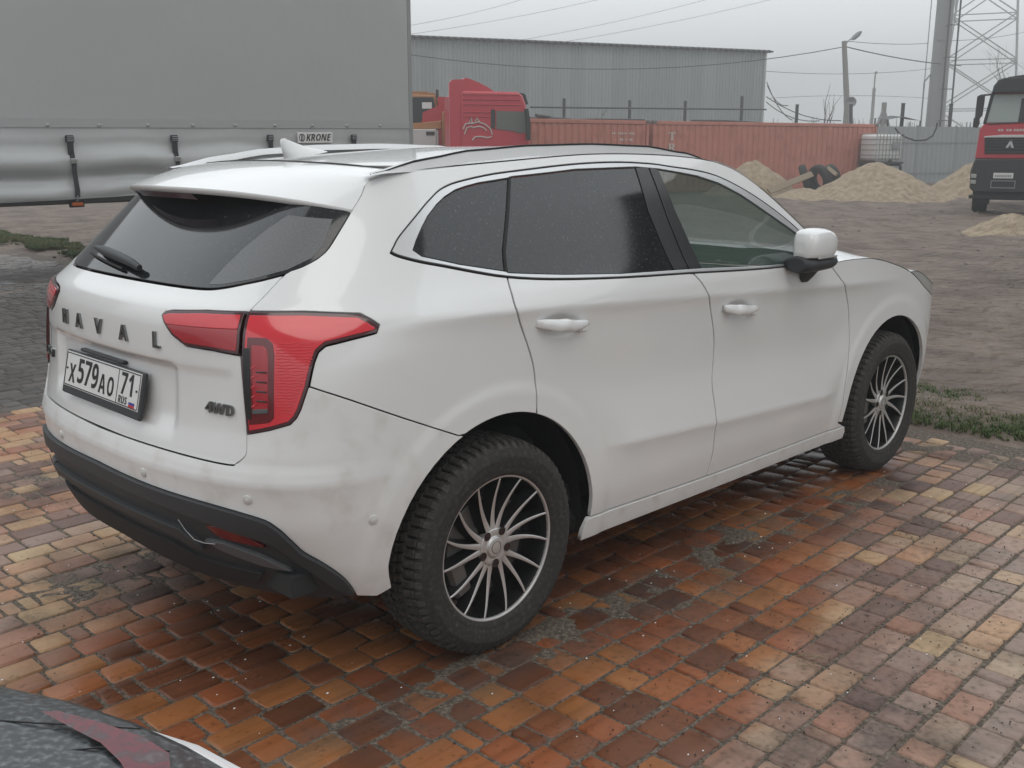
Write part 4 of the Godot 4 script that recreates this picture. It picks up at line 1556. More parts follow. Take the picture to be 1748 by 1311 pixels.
func spoiler(car: Node, roof_edge: Array, side_path: Array) -> void:
	var cols := 44
	var rows := 9
	# the spoiler's ends follow the gap beside the tailgate
	var run := [0.0]
	for i in range(1, side_path.size()):
		run.append(run[-1] + side_path[i].distance_to(side_path[i - 1]))
	var ends := []
	for k in rows:
		var t: float = run[-1] * k / (rows - 1)
		var i := 0
		while i < run.size() - 2 and run[i + 1] < t:
			i += 1
		ends.append((side_path[i] as Vector3).lerp(side_path[i + 1], (t - run[i]) / maxf(1e-6, run[i + 1] - run[i])))
	var rear: Vector3 = roof_edge[-1]
	var g := []
	for k in rows + 3:
		g.append([])
	for j in cols + 1:
		var w := 2.0 * j / cols - 1.0
		var e := pow(absf(w), 3.0)
		for k in rows:
			var t := k / (rows - 1.0)
			var mid := Vector3(lerpf(-0.215, -0.610, t), lerpf(1.552, 1.480, t) + 0.014 * sin(PI * t), 0)
			var p := Vector3(lerpf(mid.x, ends[k].x, pow(absf(w), 2.3)), lerpf(mid.y, ends[k].y, lerpf(w * w, e, t)), ends[k].z * w)
			g[k].append(p)
		var lip: Vector3 = g[rows - 1][j]
		g[rows].append(lip + Vector3(-0.003, -0.010, 0))
		g[rows + 1].append(lip + Vector3(0.012, -0.019, 0))
		g[rows + 2].append(lip + Vector3(0.17 * (1.0 - 0.8 * w * w), 0.012 - 0.02 * w * w, 0))
	var m := MB.new()
	m.sheet(g.slice(0, rows), Vector3.UP)
	m.sheet([g[rows - 1], g[rows], g[rows + 1]], Vector3(-1, 0, 0))
	m.sheet([g[rows + 1], g[rows + 2]], Vector3.DOWN)
	for e in [0, cols]:
		var gg := [[], []]
		for k in rows:
			gg[0].append(g[k][e])
			gg[1].append(g[k][e] + Vector3(0.01, -0.012, -0.006 * (1.0 if e > 0 else -1.0)))
		m.sheet(gg, Vector3(0, 0, 1.0 if e > 0 else -1.0))
	var sp := part("spoiler", m, M.paint, car)
	var br := MB.new()
	var gg := [[], []]
	for j in range(12, 28):
		gg[0].append(g[rows + 1][j] + Vector3(0.002, 0.003, 0))
		gg[1].append(g[rows + 1][j] + Vector3(0.030, -0.020, 0))
	br.sheet(gg, Vector3(-1, -0.5, 0))
	part("brake_light", br, M.lens_deep, sp)
	var line := MB.new()
	line.tube(g[0].slice(2, cols - 1), 0.0035, 6)
	part("roof_seam", line, M.rubber, sp)


func tail_lamp(car: Node, gate: Node, lo: PackedVector2Array, li: PackedVector2Array, sg: float) -> void:
	var f := func(l: Array) -> PackedVector2Array:
		var o := PackedVector2Array()
		for q in l:
			o.append(Vector2(q.x * sg, q.y))
		return o
	var lens := part("tail_lamp", panel(f.call(Array(lo)), 0.004, 0.0015, 0.02, 0.012), M.lens_edge, car)
	lens.set_meta("label", "red L-shaped tail lamp with dark edge")
	var inner := Geometry2D.offset_polygon(f.call(Array(lo)) if sg > 0 else back(f.call(Array(lo))), -0.010)
	part("red_lens", panel(inner[0], 0.0062, 0.0, 0.003, 0.012), M.lens_red, lens)
	var rib := MB.new()
	for k in 24:                   # wavy ribs of the outer leg
		var y := 0.900 + k * 0.0079
		var s1 := lerpf(0.815, 0.868, smoothstep(0.88, 1.06, y))
		var pts := []
		for i in 7:
			pts.append(skin((lerpf(0.772, s1, i / 6.0)) * sg, y + 0.0016 * sin(i * 2.1 + k * 1.7), 0.0060)[0])
		rib.tube(pts, 0.0014, 5)
	part("lens_rib", rib, M.lens_red, lens)
	var frame := PackedVector2Array([Vector2(0.690, 1.098), Vector2(0.745, 1.096), Vector2(0.762, 1.082), Vector2(0.768, 1.05), Vector2(0.768, 0.885), Vector2(0.755, 0.872), Vector2(0.694, 0.862)])
	part("lamp_frame", panel(f.call(Array(frame)), 0.0075, 0.0, 0.003, 0.012), M.lens_deep, lens)
	var block := PackedVector2Array([Vector2(0.704, 1.078), Vector2(0.738, 1.076), Vector2(0.748, 1.066), Vector2(0.752, 1.04), Vector2(0.752, 0.905), Vector2(0.708, 0.898)])
	part("lamp_block", panel(f.call(Array(block)), 0.0090, 0.0, 0.003, 0.012), M.lens_mid, lens)
	var strip := PackedVector2Array([Vector2(0.680, 1.07), Vector2(0.699, 1.07), Vector2(0.703, 0.88), Vector2(0.689, 0.875), Vector2(0.681, 0.95)])
	part("lamp_strip", panel(f.call(Array(strip)), 0.0090, 0.0, 0.003, 0.012), M.gloss_black, lens)
	for y in [1.006, 0.980, 0.954, 0.928]:
		var d := PackedVector2Array([Vector2(0.718, y + 0.004), Vector2(0.751, y + 0.003), Vector2(0.751, y - 0.002), Vector2(0.718, y - 0.001)])
		part("lamp_louvre", panel(f.call(Array(d)), 0.0105, 0.0, 0.002, 0.012), M.lens_black, lens)
	for y in [1.022, 0.996, 0.970, 0.944, 0.918]:
		var d := PackedVector2Array([Vector2(0.703, y - 0.004), Vector2(0.717, y + 0.004), Vector2(0.717, y - 0.001), Vector2(0.703, y - 0.009)])
		part("lamp_chip", panel(f.call(Array(d)), 0.0105, 0.0, 0.002, 0.012), M.lens_red, lens)
	var rv := PackedVector2Array([Vector2(0.706, 0.906), Vector2(0.752, 0.911), Vector2(0.752, 0.898), Vector2(0.706, 0.893)])
	part("reversing_light", panel(f.call(Array(rv)), 0.0105, 0.0, 0.002, 0.012), M.plastic_pale, lens)
	# the part of the lamp on the tailgate
	var gi := part("tail_lamp", panel(f.call(Array(li)), 0.003, 0.0015, 0.02, 0.012), M.lens_edge, car)
	gi.set_meta("label", "red wedge of the tail lamp on the tailgate")
	var gp: PackedVector2Array = f.call(Array(li))
	if Geometry2D.is_polygon_clockwise(gp):
		gp = back(gp)
	var gin := Geometry2D.offset_polygon(gp, -0.009)
	var up := PackedVector2Array([Vector2(0.2, 1.112), Vector2(0.8, 1.118), Vector2(0.8, 1.3), Vector2(0.2, 1.3)])
	var dn := PackedVector2Array([Vector2(0.2, 1.112), Vector2(0.8, 1.118), Vector2(0.8, 0.9), Vector2(0.2, 0.9)])
	for h in [[up, M.lens_red, 0.0055], [dn, M.lens_mid, 0.0045]]:
		var clip := PackedVector2Array()
		for q in h[0]:
			clip.append(Vector2(q.x * sg, q.y))
		for piece in Geometry2D.intersect_polygons(gin[0], clip):
			var mm := panel(piece, h[2], 0.0, 0.002, 0.012)
			for i in mm.v.size():
				pass
			part2("lens_face", mm, h[1], gi)


func part2(called: String, m: MB, mt: Material, parent: Node) -> void:
	part(called, m, mt, parent)


func handle(door: Node, s: float, y: float, sg: float) -> void:
	var tilt := -0.10
	var b := MB.new()
	var g := []
	for i in 25:
		var t := i / 24.0
		var ds := lerpf(-0.124, 0.124, t)
		var e := pow(sin(PI * clampf(t, 0.02, 0.98)), 0.28)
		var hgt := lerpf(0.024, 0.017, t) * e
		var dep := 0.040 * pow(sin(PI * clampf(t, 0.0, 1.0)), 0.30) + 0.0
		var row := []
		var pn := skin(s + ds, y + ds * tilt + 0.004, 0.0)
		pn[0].z = lerpf(skin(s - 0.13, y, 0.0)[0].z, skin(s + 0.13, y, 0.0)[0].z, t) - 0.003
		for k in 13:
			var a := TAU * k / 12
			var up := Vector3.UP
			var p: Vector3 = pn[0] + pn[1] * (dep * 0.62 + cos(a) * dep * 0.38) + up * (sin(a) * hgt)
			row.append(Vector3(p.x, p.y, p.z * sg))
		g.append(row)
	ringed(b, g)
	part("handle", b, M.paint, door)
	var kh := MB.new()
	var kp := skin(s + 0.09, y - 0.022, 0.012)
	kh.box(Vector3(kp[0].x, kp[0].y - 0.001, (kp[0].z + 0.004) * sg), Vector3(0.034, 0.026, 0.020), Basis.IDENTITY, 0.006)
	part("handle_end", kh, M.paint, door)


# closed rings joined into a smooth body, normals away from each ring's middle
func ringed(m: MB, g: Array) -> void:
	var rows := g.size()
	var cols: int = g[0].size()
	var base := m.v.size()
	for i in rows:
		var mid := Vector3.ZERO
		for j in cols - 1:
			mid += g[i][j]
		mid /= cols - 1
		for j in cols:
			var a: Vector3 = g[mini(i + 1, rows - 1)][j] - g[maxi(i - 1, 0)][j]
			var b: Vector3 = g[i][(j + 1) % (cols - 1)] - g[i][(j + cols - 2) % (cols - 1)]
			var n := a.cross(b).normalized()
			if n.length() < 0.5:
				n = (g[i][j] - mid).normalized()
			if n.dot(g[i][j] - mid) < 0.0:
				n = -n
			m.vert(g[i][j], n)
	for i in rows - 1:
		for j in cols - 1:
			var q := base + i * cols + j
			m.quad(q, q + 1, q + cols + 1, q + cols)
	for e in [0, rows - 1]:
		var mid := Vector3.ZERO
		for j in cols - 1:
			mid += g[e][j]
		mid /= cols - 1
		var inner: Vector3 = g[1 if e == 0 else rows - 2][0]
		var d: Vector3 = (mid - inner)
		var k := m.vert(mid, Vector3.ZERO)
		var nn: Vector3 = (g[e][1] - g[e][0]).cross(g[e][3] - g[e][0]).normalized()
		if nn.dot(d) < 0.0:
			nn = -nn
		m.n[k] = nn
		for j in cols:
			m.vert(g[e][j], nn)
		for j in cols - 1:
			m.tri(k, k + 1 + j, k + 2 + j)


# door mirror, folded back along the window
func mirror(door: Node, sg: float) -> void:
	var g := []
	# rings along x, from the rear edge to the rounded nose: x, half height, how far out
	for r in [[1.618, 0.30, 0.45], [1.622, 0.72, 0.80], [1.632, 0.90, 0.94], [1.66, 1.0, 1.0], [1.70, 1.03, 1.03], [1.74, 1.02, 1.03], [1.78, 0.97, 1.0], [1.815, 0.87, 0.92], [1.84, 0.72, 0.78], [1.857, 0.50, 0.55], [1.864, 0.25, 0.3]]:
		var row := []
		for k in 25:
			var a := TAU * k / 24
			var c := cos(a)
			var s := sin(a)
			var z: float = 0.965 + (0.070 * r[2] * pow(absf(c), 0.8) if c > 0 else -0.030 * r[2] * pow(absf(c), 0.4))
			var y: float = 1.202 + 0.070 * r[1] * pow(absf(s), 0.72) * signf(s)
			row.append(Vector3(r[0], maxf(y, 1.160 - 0.0), z * sg))
		g.append(row)
	var m := MB.new()
	ringed(m, g)
	var cap := part("door_mirror", m, M.paint, door)
	var low := MB.new()
	var lg := []
	for r in [[1.612, 0.55], [1.62, 0.9], [1.66, 1.03], [1.74, 1.06], [1.81, 1.0], [1.855, 0.8], [1.882, 0.55], [1.888, 0.3]]:
		var row := []
		for k in 17:
			var a := TAU * k / 16
			row.append(Vector3(r[0], 1.132 + 0.036 * sin(a) * sqrt(r[1]), (0.963 + 0.068 * r[1] * cos(a)) * sg))
		lg.append(row)
	ringed(low, lg)
	part("mirror_shell", low, M.plastic, cap)
	var gl := MB.new()
	gl.box(Vector3(1.735, 1.195, 0.933 * sg), Vector3(0.19, 0.10, 0.005), Basis.IDENTITY, 0.002)
	part("mirror_glass", gl, M.chrome, cap)
	var lamp := MB.new()
	lamp.box(Vector3(1.74, 1.158, 1.030 * sg), Vector3(0.15, 0.009, 0.012), Basis.IDENTITY, 0.003)
	part("indicator", lamp, M.lamp_clear, cap)
	var foot := MB.new()
	var fg := []
	for q in [[1.125, 0.066, 0.950, 0.05], [1.095, 0.058, 0.940, 0.045], [1.065, 0.040, 0.925, 0.035], [1.045, 0.020, 0.914, 0.025]]:
		var row := []
		for k in 17:
			var a := TAU * k / 16
			row.append(Vector3(1.770 + q[1] * cos(a), q[0], (q[2] + q[3] * 0.6 * sin(a)) * sg))
		fg.append(row)
	ringed(foot, fg)
	part("mirror_foot", foot, M.plastic, cap)


# the frame of a spot on the tailgate: x runs to the right seen from behind
func on_gate(s: float, y: float, off: float) -> Transform3D:
	var pn := skin(s, y, off)
	var z: Vector3 = pn[1]
	var x := Vector3(0, 0, 1)
	x = (x - z * x.dot(z)).normalized()
	return Transform3D(Basis(x, z.cross(x), z), pn[0])


func gate_details(gate: Node, car: Node) -> void:
	var word := "HAVAL"
	var at_s := [-0.272, -0.152, -0.006, 0.158, 0.338]
	for i in 5:
		lettering("boot_letter", word[i], 0.046, M.badge, on_gate(at_s[i], 1.062, -0.002), gate, 0.009, "Droid Sans", true, 1.25)
	lettering("badge", "4WD", 0.030, M.badge, on_gate(0.592, 0.895, -0.001), gate, 0.010, "Droid Sans", true, 1.15)
	lettering("badge", "JOLION", 0.026, M.badge, on_gate(-0.545, 0.905, -0.001), gate, 0.010, "Droid Sans", true, 1.1)
	# number plate
	var xf := on_gate(0.0, 0.897, 0.014)
	xf.basis = Basis(Vector3(0, 0, 1), Vector3(0, 0.975, 0) + Vector3(0.222, 0, 0), Vector3(-0.975, 0.222, 0))
	xf.origin = Vector3(-0.848, 0.893, 0.0)
	var fr := MB.new()
	fr.box(xf * Vector3(0, -0.006, -0.006), Vector3(0.545, 0.142, 0.014), xf.basis, 0.004)
	var frame := part("plate_frame", fr, M.plastic, car)
	var pl := MB.new()
	pl.box(xf * Vector3(0, 0.004, 0.0012), Vector3(0.520, 0.112, 0.004), xf.basis, 0.001)
	part("number_plate", pl, M.plate_white, frame)
	var bd := MB.new()
	for q in [[0, 0.0555, 0.512, 0.003], [0, -0.0475, 0.512, 0.003]]:
		bd.box(xf * Vector3(q[0], q[1], 0.0034), Vector3(q[2], q[3], 0.0012), xf.basis)
	for q in [[-0.2565, 0.004, 0.003, 0.1], [0.2565, 0.004, 0.003, 0.1], [0.118, 0.004, 0.003, 0.1]]:
		bd.box(xf * Vector3(q[0], q[1], 0.0034), Vector3(q[2], q[3], 0.0012), xf.basis)
	part("plate_border", bd, M.ink, frame)
	var glyphs := [["X", -0.205, -0.008, 0.058, 1.0], ["5", -0.143, 0.006, 0.076, 0.95], ["7", -0.092, 0.006, 0.076, 0.95], ["9", -0.041, 0.006, 0.076, 0.95], ["A", 0.015, -0.008, 0.058, 0.95], ["O", 0.072, -0.008, 0.058, 0.88], ["7", 0.158, 0.016, 0.064, 0.95], ["1", 0.205, 0.016, 0.064, 0.95]]
	for q in glyphs:
		lettering("plate_character", q[0], q[3], M.ink, xf * Transform3D(Basis.IDENTITY, Vector3(q[1], q[2], 0.0036)), frame, 0.0012, "Droid Sans", true, q[4] * 0.92)
	lettering("plate_country", "RUS", 0.022, M.ink, xf * Transform3D(Basis.IDENTITY, Vector3(0.160, -0.0325, 0.0036)), frame, 0.0012, "Droid Sans", true, 1.0)
	for k in 3:
		var fl := MB.new()
		fl.box(xf * Vector3(0.220, -0.0275 - k * 0.0075, 0.0036), Vector3(0.036, 0.0072, 0.0012), xf.basis)
		part("plate_flag_stripe", fl, [M.plate_white, M.flag_blue, M.flag_red][k], frame)
	for x in [-0.243, 0.243]:
		var sc := MB.new()
		sc.lathe([Vector2(0.0035, 0), Vector2(0.0035, 0.003), Vector2(0, 0.0035)], xf * Transform3D(Basis(Vector3.RIGHT, PI / 2), Vector3(x, 0.006, 0.003)), 10)
		part("plate_screw", sc, M.ink, frame)
	# plate light bar above the plate
	var lb := MB.new()
	lb.box(xf * Vector3(-0.02, 0.076, -0.006), Vector3(0.30, 0.012, 0.02), xf.basis, 0.004)
	part("plate_light_bar", lb, M.plastic, gate)
	# rear wiper on the window
	var wp := MB.new()
	var a: Vector3 = skin(0.05, 1.238, 0.022)[0]
	var b: Vector3 = skin(-0.30, 1.262, 0.018)[0]
	wp.tube([skin(0.09, 1.232, 0.012)[0], skin(0.05, 1.236, 0.024)[0], a.lerp(b, 0.35), a.lerp(b, 0.7), b], [0.010, 0.013, 0.016, 0.017, 0.006], 10)
	part("rear_wiper", wp, M.plastic, gate)
	var bl := MB.new()
	var bp := []
	for i in 9:
		bp.append(skin(lerpf(-0.02, -0.34, i / 8.0), lerpf(1.226, 1.250, i / 8.0), 0.004)[0])
	bl.tube(bp, 0.005, 6)
	part("wiper_blade", bl, M.rubber, gate)


func road_wheel(car: Node, x: float, sg: float, turn: float) -> void:
	var root := Node3D.new()
	root.name = "road_wheel"
	car.add_child(root, true)
	root.position = Vector3(x, 0.352, 0)
	# local frame: y axis of the lathe runs outward along z
	var ax := Transform3D(Basis(Vector3.RIGHT, PI / 2 * sg), Vector3(0, 0, 0))
	if sg < 0:
		ax = Transform3D(Basis(Vector3.RIGHT, -PI / 2), Vector3.ZERO)
	if not M.has("wheel_meshes"):
		make_wheel()
	var w: Array = M.wheel_meshes
	for q in w:
		var o := MeshInstance3D.new()
		o.name = q[0]
		o.mesh = q[1]
		o.material_override = q[2]
		root.add_child(o, true)
		var spin := Basis(Vector3.UP, deg_to_rad(turn) + (q[3] if q.size() > 3 else 0.0))
		o.transform = ax * Transform3D(spin, Vector3.ZERO)


func make_wheel() -> void:
	# heights are distances from the car's middle line; outer side wall at 0.905
	var out := []
	var ty := MB.new()
	var r := 0.345
	ty.lathe([Vector2(0.235, 0.885), Vector2(0.246, 0.897), Vector2(0.256, 0.9015), Vector2(0.262, 0.899), Vector2(0.266, 0.9025), Vector2(0.280, 0.906), Vector2(0.298, 0.907), Vector2(0.302, 0.9085), Vector2(0.306, 0.9065), Vector2(0.318, 0.902), Vector2(0.330, 0.893), Vector2(0.338, 0.881), Vector2(0.3405, 0.862), Vector2(0.3415, 0.80), Vector2(0.3415, 0.74), Vector2(0.338, 0.70), Vector2(0.325, 0.685), Vector2(0.29, 0.678), Vector2(0.235, 0.695)], Transform3D.IDENTITY, 96)
	out.append(["tyre", ty.mesh(), M.rubber_tyre])
	# tread: shoulder lugs and two rows of ribs
	var tr := MB.new()
	for k in 68:
		var a := TAU * k / 68
		for row in 5:
			var y0: float = [0.852, 0.822, 0.787, 0.752, 0.715][row]
			var wd: float = [0.044, 0.026, 0.030, 0.026, 0.044][row]
			var skew: float = [0.10, 0.45, 0.0, -0.45, -0.10][row]
			var aa: float = a + [0.0, 0.03, 0.012, 0.03, 0.0][row]
			var rr: float = [0.3425, 0.346, 0.347, 0.346, 0.3425][row]
			var rad := Vector3(cos(aa), 0, sin(aa))
			var tan := Vector3(-sin(aa), 0, cos(aa))
			var lean: float = [0.16, 0.0, 0.0, 0.0, -0.16][row]
			var b := Basis(rad, Vector3.UP, rad.cross(Vector3.UP)) * Basis(Vector3.RIGHT, skew) * Basis(Vector3.BACK, lean)
			tr.box(rad * (rr + 0.0015) + Vector3(0, y0, 0), Vector3(0.014, wd, [0.0235, 0.024, 0.0255, 0.024, 0.0235][row]), b, 0.002)
		# side lug running over the shoulder
		var ra := Vector3(cos(a), 0, sin(a))
		var lb := Basis(ra, Vector3.UP, ra.cross(Vector3.UP)) * Basis(Vector3.BACK, 0.85)
		tr.box(ra * 0.3335 + Vector3(0, 0.8845, 0), Vector3(0.010, 0.026, 0.017 if k % 2 == 0 else 0.021), lb, 0.002)
	out.append(["tread", tr.mesh(), M.rubber_tread])
	var barrel := MB.new()
	barrel.lathe([Vector2(0.236, 0.70), Vector2(0.225, 0.72), Vector2(0.215, 0.80), Vector2(0.226, 0.868), Vector2(0.232, 0.882)], Transform3D.IDENTITY, 64)
	barrel.lathe([Vector2(0.0, 0.80), Vector2(0.205, 0.80)], Transform3D.IDENTITY, 32)
	out.append(["rim_barrel", barrel.mesh(), M.rim_black])
	var lip := MB.new()
	lip.lathe([Vector2(0.2305, 0.872), Vector2(0.2315, 0.8855), Vector2(0.2345, 0.8885), Vector2(0.2425, 0.8895), Vector2(0.2450, 0.887), Vector2(0.2450, 0.880)], Transform3D.IDENTITY, 72)
	out.append(["rim_lip", lip.mesh(), M.rim_silver])
	var disc := MB.new()
	disc.lathe([Vector2(0.165, 0.802), Vector2(0.165, 0.822), Vector2(0.16, 0.824), Vector2(0.08, 0.824), Vector2(0.075, 0.83), Vector2(0.0, 0.83)], Transform3D.IDENTITY, 48)
	out.append(["brake_disc", disc.mesh(), M.steel])
	var cal := MB.new()
	for q in [[0.155, 0.0]]:
		cal.box(Vector3(-0.155, 0.835, 0.02), Vector3(0.07, 0.05, 0.13), Basis.IDENTITY, 0.012)
	out.append(["brake_caliper", cal.mesh(), M.steel])
	# spokes: curved blades, silver faces with black flanks
	var n := 15
	var all := MB.new()
	for i3 in 3:
		var face := MB.new()
		var flank := MB.new()
		var g := [[], [], []]
		var gl := [[], []]
		var gr := [[], []]
		for i in 15:
			var t := i / 14.0
			var rad := lerpf(0.044, 0.234, t)
			var an := (i3 - 1) * lerpf(0.26, TAU / n, pow(t, 0.55)) + 0.13 * pow(t, 1.6) - 0.04
			var half := lerpf(0.0150, 0.0036, pow(t, 0.45))
			var y := 0.868 + 0.017 * smoothstep(0.0, 1.0, t) - 0.006 * sin(PI * t)
			var dirv := Vector3(cos(an), 0, sin(an))
			var tn2 := Vector3(-sin(an), 0, cos(an))
			var c: Vector3 = dirv * rad + Vector3(0, y, 0)
			g[0].append(c - tn2 * half - Vector3(0, 0.0015, 0))
			g[1].append(c + Vector3(0, 0.0012, 0))
			g[2].append(c + tn2 * half - Vector3(0, 0.0015, 0))
			gl[0].append(g[0][-1])
			gl[1].append(c - tn2 * (half + 0.006) - Vector3(0, 0.045, 0))
			gr[0].append(g[2][-1])
			gr[1].append(c + tn2 * (half + 0.006) - Vector3(0, 0.045, 0))
		face.sheet(g, Vector3.UP)
		flank.sheet(gl, Vector3(0, 0.2, -1))
		flank.sheet(gr, Vector3(0, 0.2, 1))
		var fm := face.mesh()
		for k in 5:
			out.append(["spoke", fm, M.rim_silver, TAU * k / 5])
			var b := Basis(Vector3.UP, TAU * k / 5)
			var at0 := all.v.size()
			for i in flank.v.size():
				all.vert(b * flank.v[i], b * flank.n[i])
			for i in flank.ix:
				all.ix.append(i + at0)
	out.append(["spoke_flank", all.mesh(), M.rim_black])
	var hub := MB.new()
	hub.lathe([Vector2(0.052, 0.83), Vector2(0.064, 0.866), Vector2(0.058, 0.8695), Vector2(0.040, 0.8700), Vector2(0.0345, 0.8665), Vector2(0.034, 0.8735), Vector2(0.030, 0.8765), Vector2(0.0, 0.8775)], Transform3D.IDENTITY, 48)
	out.append(["hub", hub.mesh(), M.rim_silver])
	var ring := MB.new()
	ring.lathe([Vector2(0.0185, 0.8768), Vector2(0.0190, 0.8782), Vector2(0.0205, 0.8782), Vector2(0.0210, 0.8766)], Transform3D.IDENTITY, 32)
	out.append(["hub_emblem", ring.mesh(), M.steel])
	for k in 5:
		var a := TAU * (k + 0.5) / 5
		var well := MB.new()
		well.lathe([Vector2(0.0145, 0.872), Vector2(0.0135, 0.8725), Vector2(0.0128, 0.8715)], Transform3D(Basis.IDENTITY, Vector3(0.0555 * cos(a), 0, 0.0555 * sin(a))), 20)
		well.lathe([Vector2(0.0135, 0.8721), Vector2(0.0, 0.8721)], Transform3D(Basis.IDENTITY, Vector3(0.0555 * cos(a), 0, 0.0555 * sin(a))), 20)
		out.append(["bolt_well", well.mesh(), M.lens_black])
	M["wheel_meshes"] = out


# ---------------------------------------------------------------- the curtain-sided trailer
func trailer() -> void:
	var t := thing("trailer", "long grey curtain-sided lorry trailer with dark straps standing behind the SUV", "trailer", Vector3(2.06, 0, -9.25), 0.0367)
	var pvc := mat("tarpaulin", Color(0.40, 0.415, 0.42), 0.27, 0.0, 0.5)
	pvc.normal_enabled = true
	pvc.normal_texture = bump(256, 0.02, 51, 1.5, 3)
	pvc.normal_scale = 0.25
	triplanar(pvc, 0.5, false)
	var steel := mat("trailer_steel", Color(0.10, 0.105, 0.11), 0.55, 0.3)
	var black := mat("strap_black", Color(0.022, 0.024, 0.030), 0.7)
	var alu := mat("aluminium", Color(0.42, 0.43, 0.44), 0.4, 0.6)
	var x0 := -7.4
	var x1 := 6.20
	var straps := []
	var k := -7.6
	while k < 6.0:
		straps.append(k + 0.9 + 0.0)
		k += 1.40
	straps = [-6.1, -4.7, -3.3, -1.9, -0.5, 0.90, 2.23, 3.65, 5.08]
	# curtain: slack folds hang below the seam, pinched at the straps
	var ys := [0.975, 0.99, 1.02, 1.06, 1.10, 1.14, 1.18, 1.22, 1.26, 1.30, 1.34, 1.38, 1.42, 1.46, 1.50, 1.54, 1.58, 1.62, 1.66, 1.70, 1.76, 1.82, 1.9, 2.2, 2.6, 3.0, 3.4, 3.8, 4.0]
	var fold := [[0.975, 0.115], [1.03, 0.145], [1.10, 0.130], [1.17, 0.055], [1.24, 0.035], [1.32, 0.110], [1.39, 0.135], [1.46, 0.120], [1.53, 0.045], [1.60, 0.020], [1.66, 0.022], [1.76, 0.0], [4.0, 0.0]]
	var wob := noise(0.35, 52, 2)
	var g := []
	for y in ys:
		var row := []
		for i in 161:
			var x := lerpf(x0, x1, i / 160.0)
			var pinch := 0.0
			for s in straps:
				pinch = maxf(pinch, exp(-pow((x - s) / 0.22, 2)))
			var end := smoothstep(0.0, 0.5, x1 - x)
			var z := lerp_table(fold, y + 0.05 * wob.get_noise_2d(x * 1.6, 3.0)) * (1.0 - 0.40 * pinch) * lerpf(0.35, 1.0, end)
			z *= 1.0 - 0.45 * smoothstep(1.5, 5.5, x)
			z += 0.012 * wob.get_noise_2d(x * 1.2, y * 2.0) * smoothstep(1.7, 2.4, y)
			row.append(Vector3(x, y + 0.011 * x * 0.8 + (0.03 * smoothstep(0.5, 2.5, x) if y < 1.2 else 0.0), z))
		g.append(row)
	var m := MB.new()
	m.sheet(g, Vector3.BACK)
	var cur := part("side_curtain", m, pvc, t)
	# seam strip with rivets
	m = MB.new()
	m.box(Vector3((x0 + x1) * 0.5, 1.842, 0.006), Vector3(x1 - x0, 0.105, 0.006), Basis(Vector3.BACK, 0.0088))
	part("seam_strip", m, mat("tarpaulin_strip", Color(0.375, 0.388, 0.394), 0.30), cur)
	var rm := MB.new()
	rm.box(Vector3.ZERO, Vector3(0.052, 0.036, 0.012), Basis.IDENTITY, 0.008)
	rm.lathe([Vector2(0.011, 0.0), Vector2(0.011, 0.005), Vector2(0.0, 0.007)], Transform3D(Basis(Vector3.RIGHT, PI / 2), Vector3(0, 0, 0.005)), 10)
	var rmesh := rm.mesh()
	for i in range(-12, 9):
		var o := MeshInstance3D.new()
		o.name = "eyelet"
		o.mesh = rmesh
		o.material_override = alu
		cur.add_child(o, true)
		var x := 0.676 + 0.6175 * i
		o.position = Vector3(x, 1.820 + 0.0112 * x, 0.012)
	for s in straps:
		var lift: float = 0.0088 * s
		var st := MB.new()
		var gg := [[], []]
		var zz := [[1.70, 0.035], [1.60, 0.042], [1.48, 0.062], [1.38, 0.085], [1.28, 0.075], [1.18, 0.085], [1.08, 0.10], [1.0, 0.085]]
		for q in zz:
			var f: float = 1.0 - 0.45 * smoothstep(1.5, 5.5, s)
			gg[0].append(Vector3(s - 0.030 + (1.7 - q[0]) * 0.02, q[0] + lift, q[1] * f + 0.012))
			gg[1].append(Vector3(s + 0.030 + (1.7 - q[0]) * 0.02, q[0] + lift, q[1] * f + 0.012))
		st.sheet(gg, Vector3.BACK)
		var so := part("strap", st, black, t)
		var bk := MB.new()
		bk.box(Vector3(s, 1.665 + lift, 0.055), Vector3(0.100, 0.085, 0.045), Basis.IDENTITY, 0.012)
		bk.box(Vector3(s, 1.565 + lift, 0.060), Vector3(0.070, 0.16, 0.030), Basis.IDENTITY, 0.010)
		part("buckle", bk, black, so)
		var tn_ := MB.new()
		tn_.box(Vector3(s + 0.004, 1.415 + lift, 0.105), Vector3(0.078, 0.060, 0.02), Basis(Vector3.RIGHT, 0.2), 0.006)
		part("strap_tag", tn_, alu, so)
		var bars := MB.new()
		for e in [-0.022, 0.0, 0.022]:
			bars.box(Vector3(s, 1.665 + lift + e, 0.079), Vector3(0.080, 0.008, 0.008), Basis.IDENTITY, 0.002)
		part("buckle_bar", bars, alu, so)
		var hk := MB.new()
		hk.tube([Vector3(s + 0.014, 1.02 + lift, 0.10), Vector3(s + 0.014, 0.96 + lift, 0.09), Vector3(s + 0.014, 0.955 + lift, 0.04)], 0.010, 6)
		part("strap_hook", hk, alu, so)
	# maker's plate
	var lb := MB.new()
	lb.box(Vector3(4.40, 1.705, 0.045), Vector3(0.60, 0.145, 0.010), Basis(Vector3.BACK, 0.0088), 0.003)
	var plate := part("maker_plate", lb, M.plate_white, t)
	lettering("maker_name", "KRONE", 0.090, M.ink, Transform3D(Basis(Vector3(1, 0.0088, 0), Vector3(0.22, 1, 0), Vector3.BACK), Vector3(4.455, 1.706, 0.051)), plate, 0.004, "Droid Sans", true, 1.0)
	var em := MB.new()
	em.lathe([Vector2(0.040, 0), Vector2(0.046, 0.004), Vector2(0.052, 0)], Transform3D(Basis(Vector3.RIGHT, PI / 2), Vector3(4.175, 1.704, 0.050)), 24)
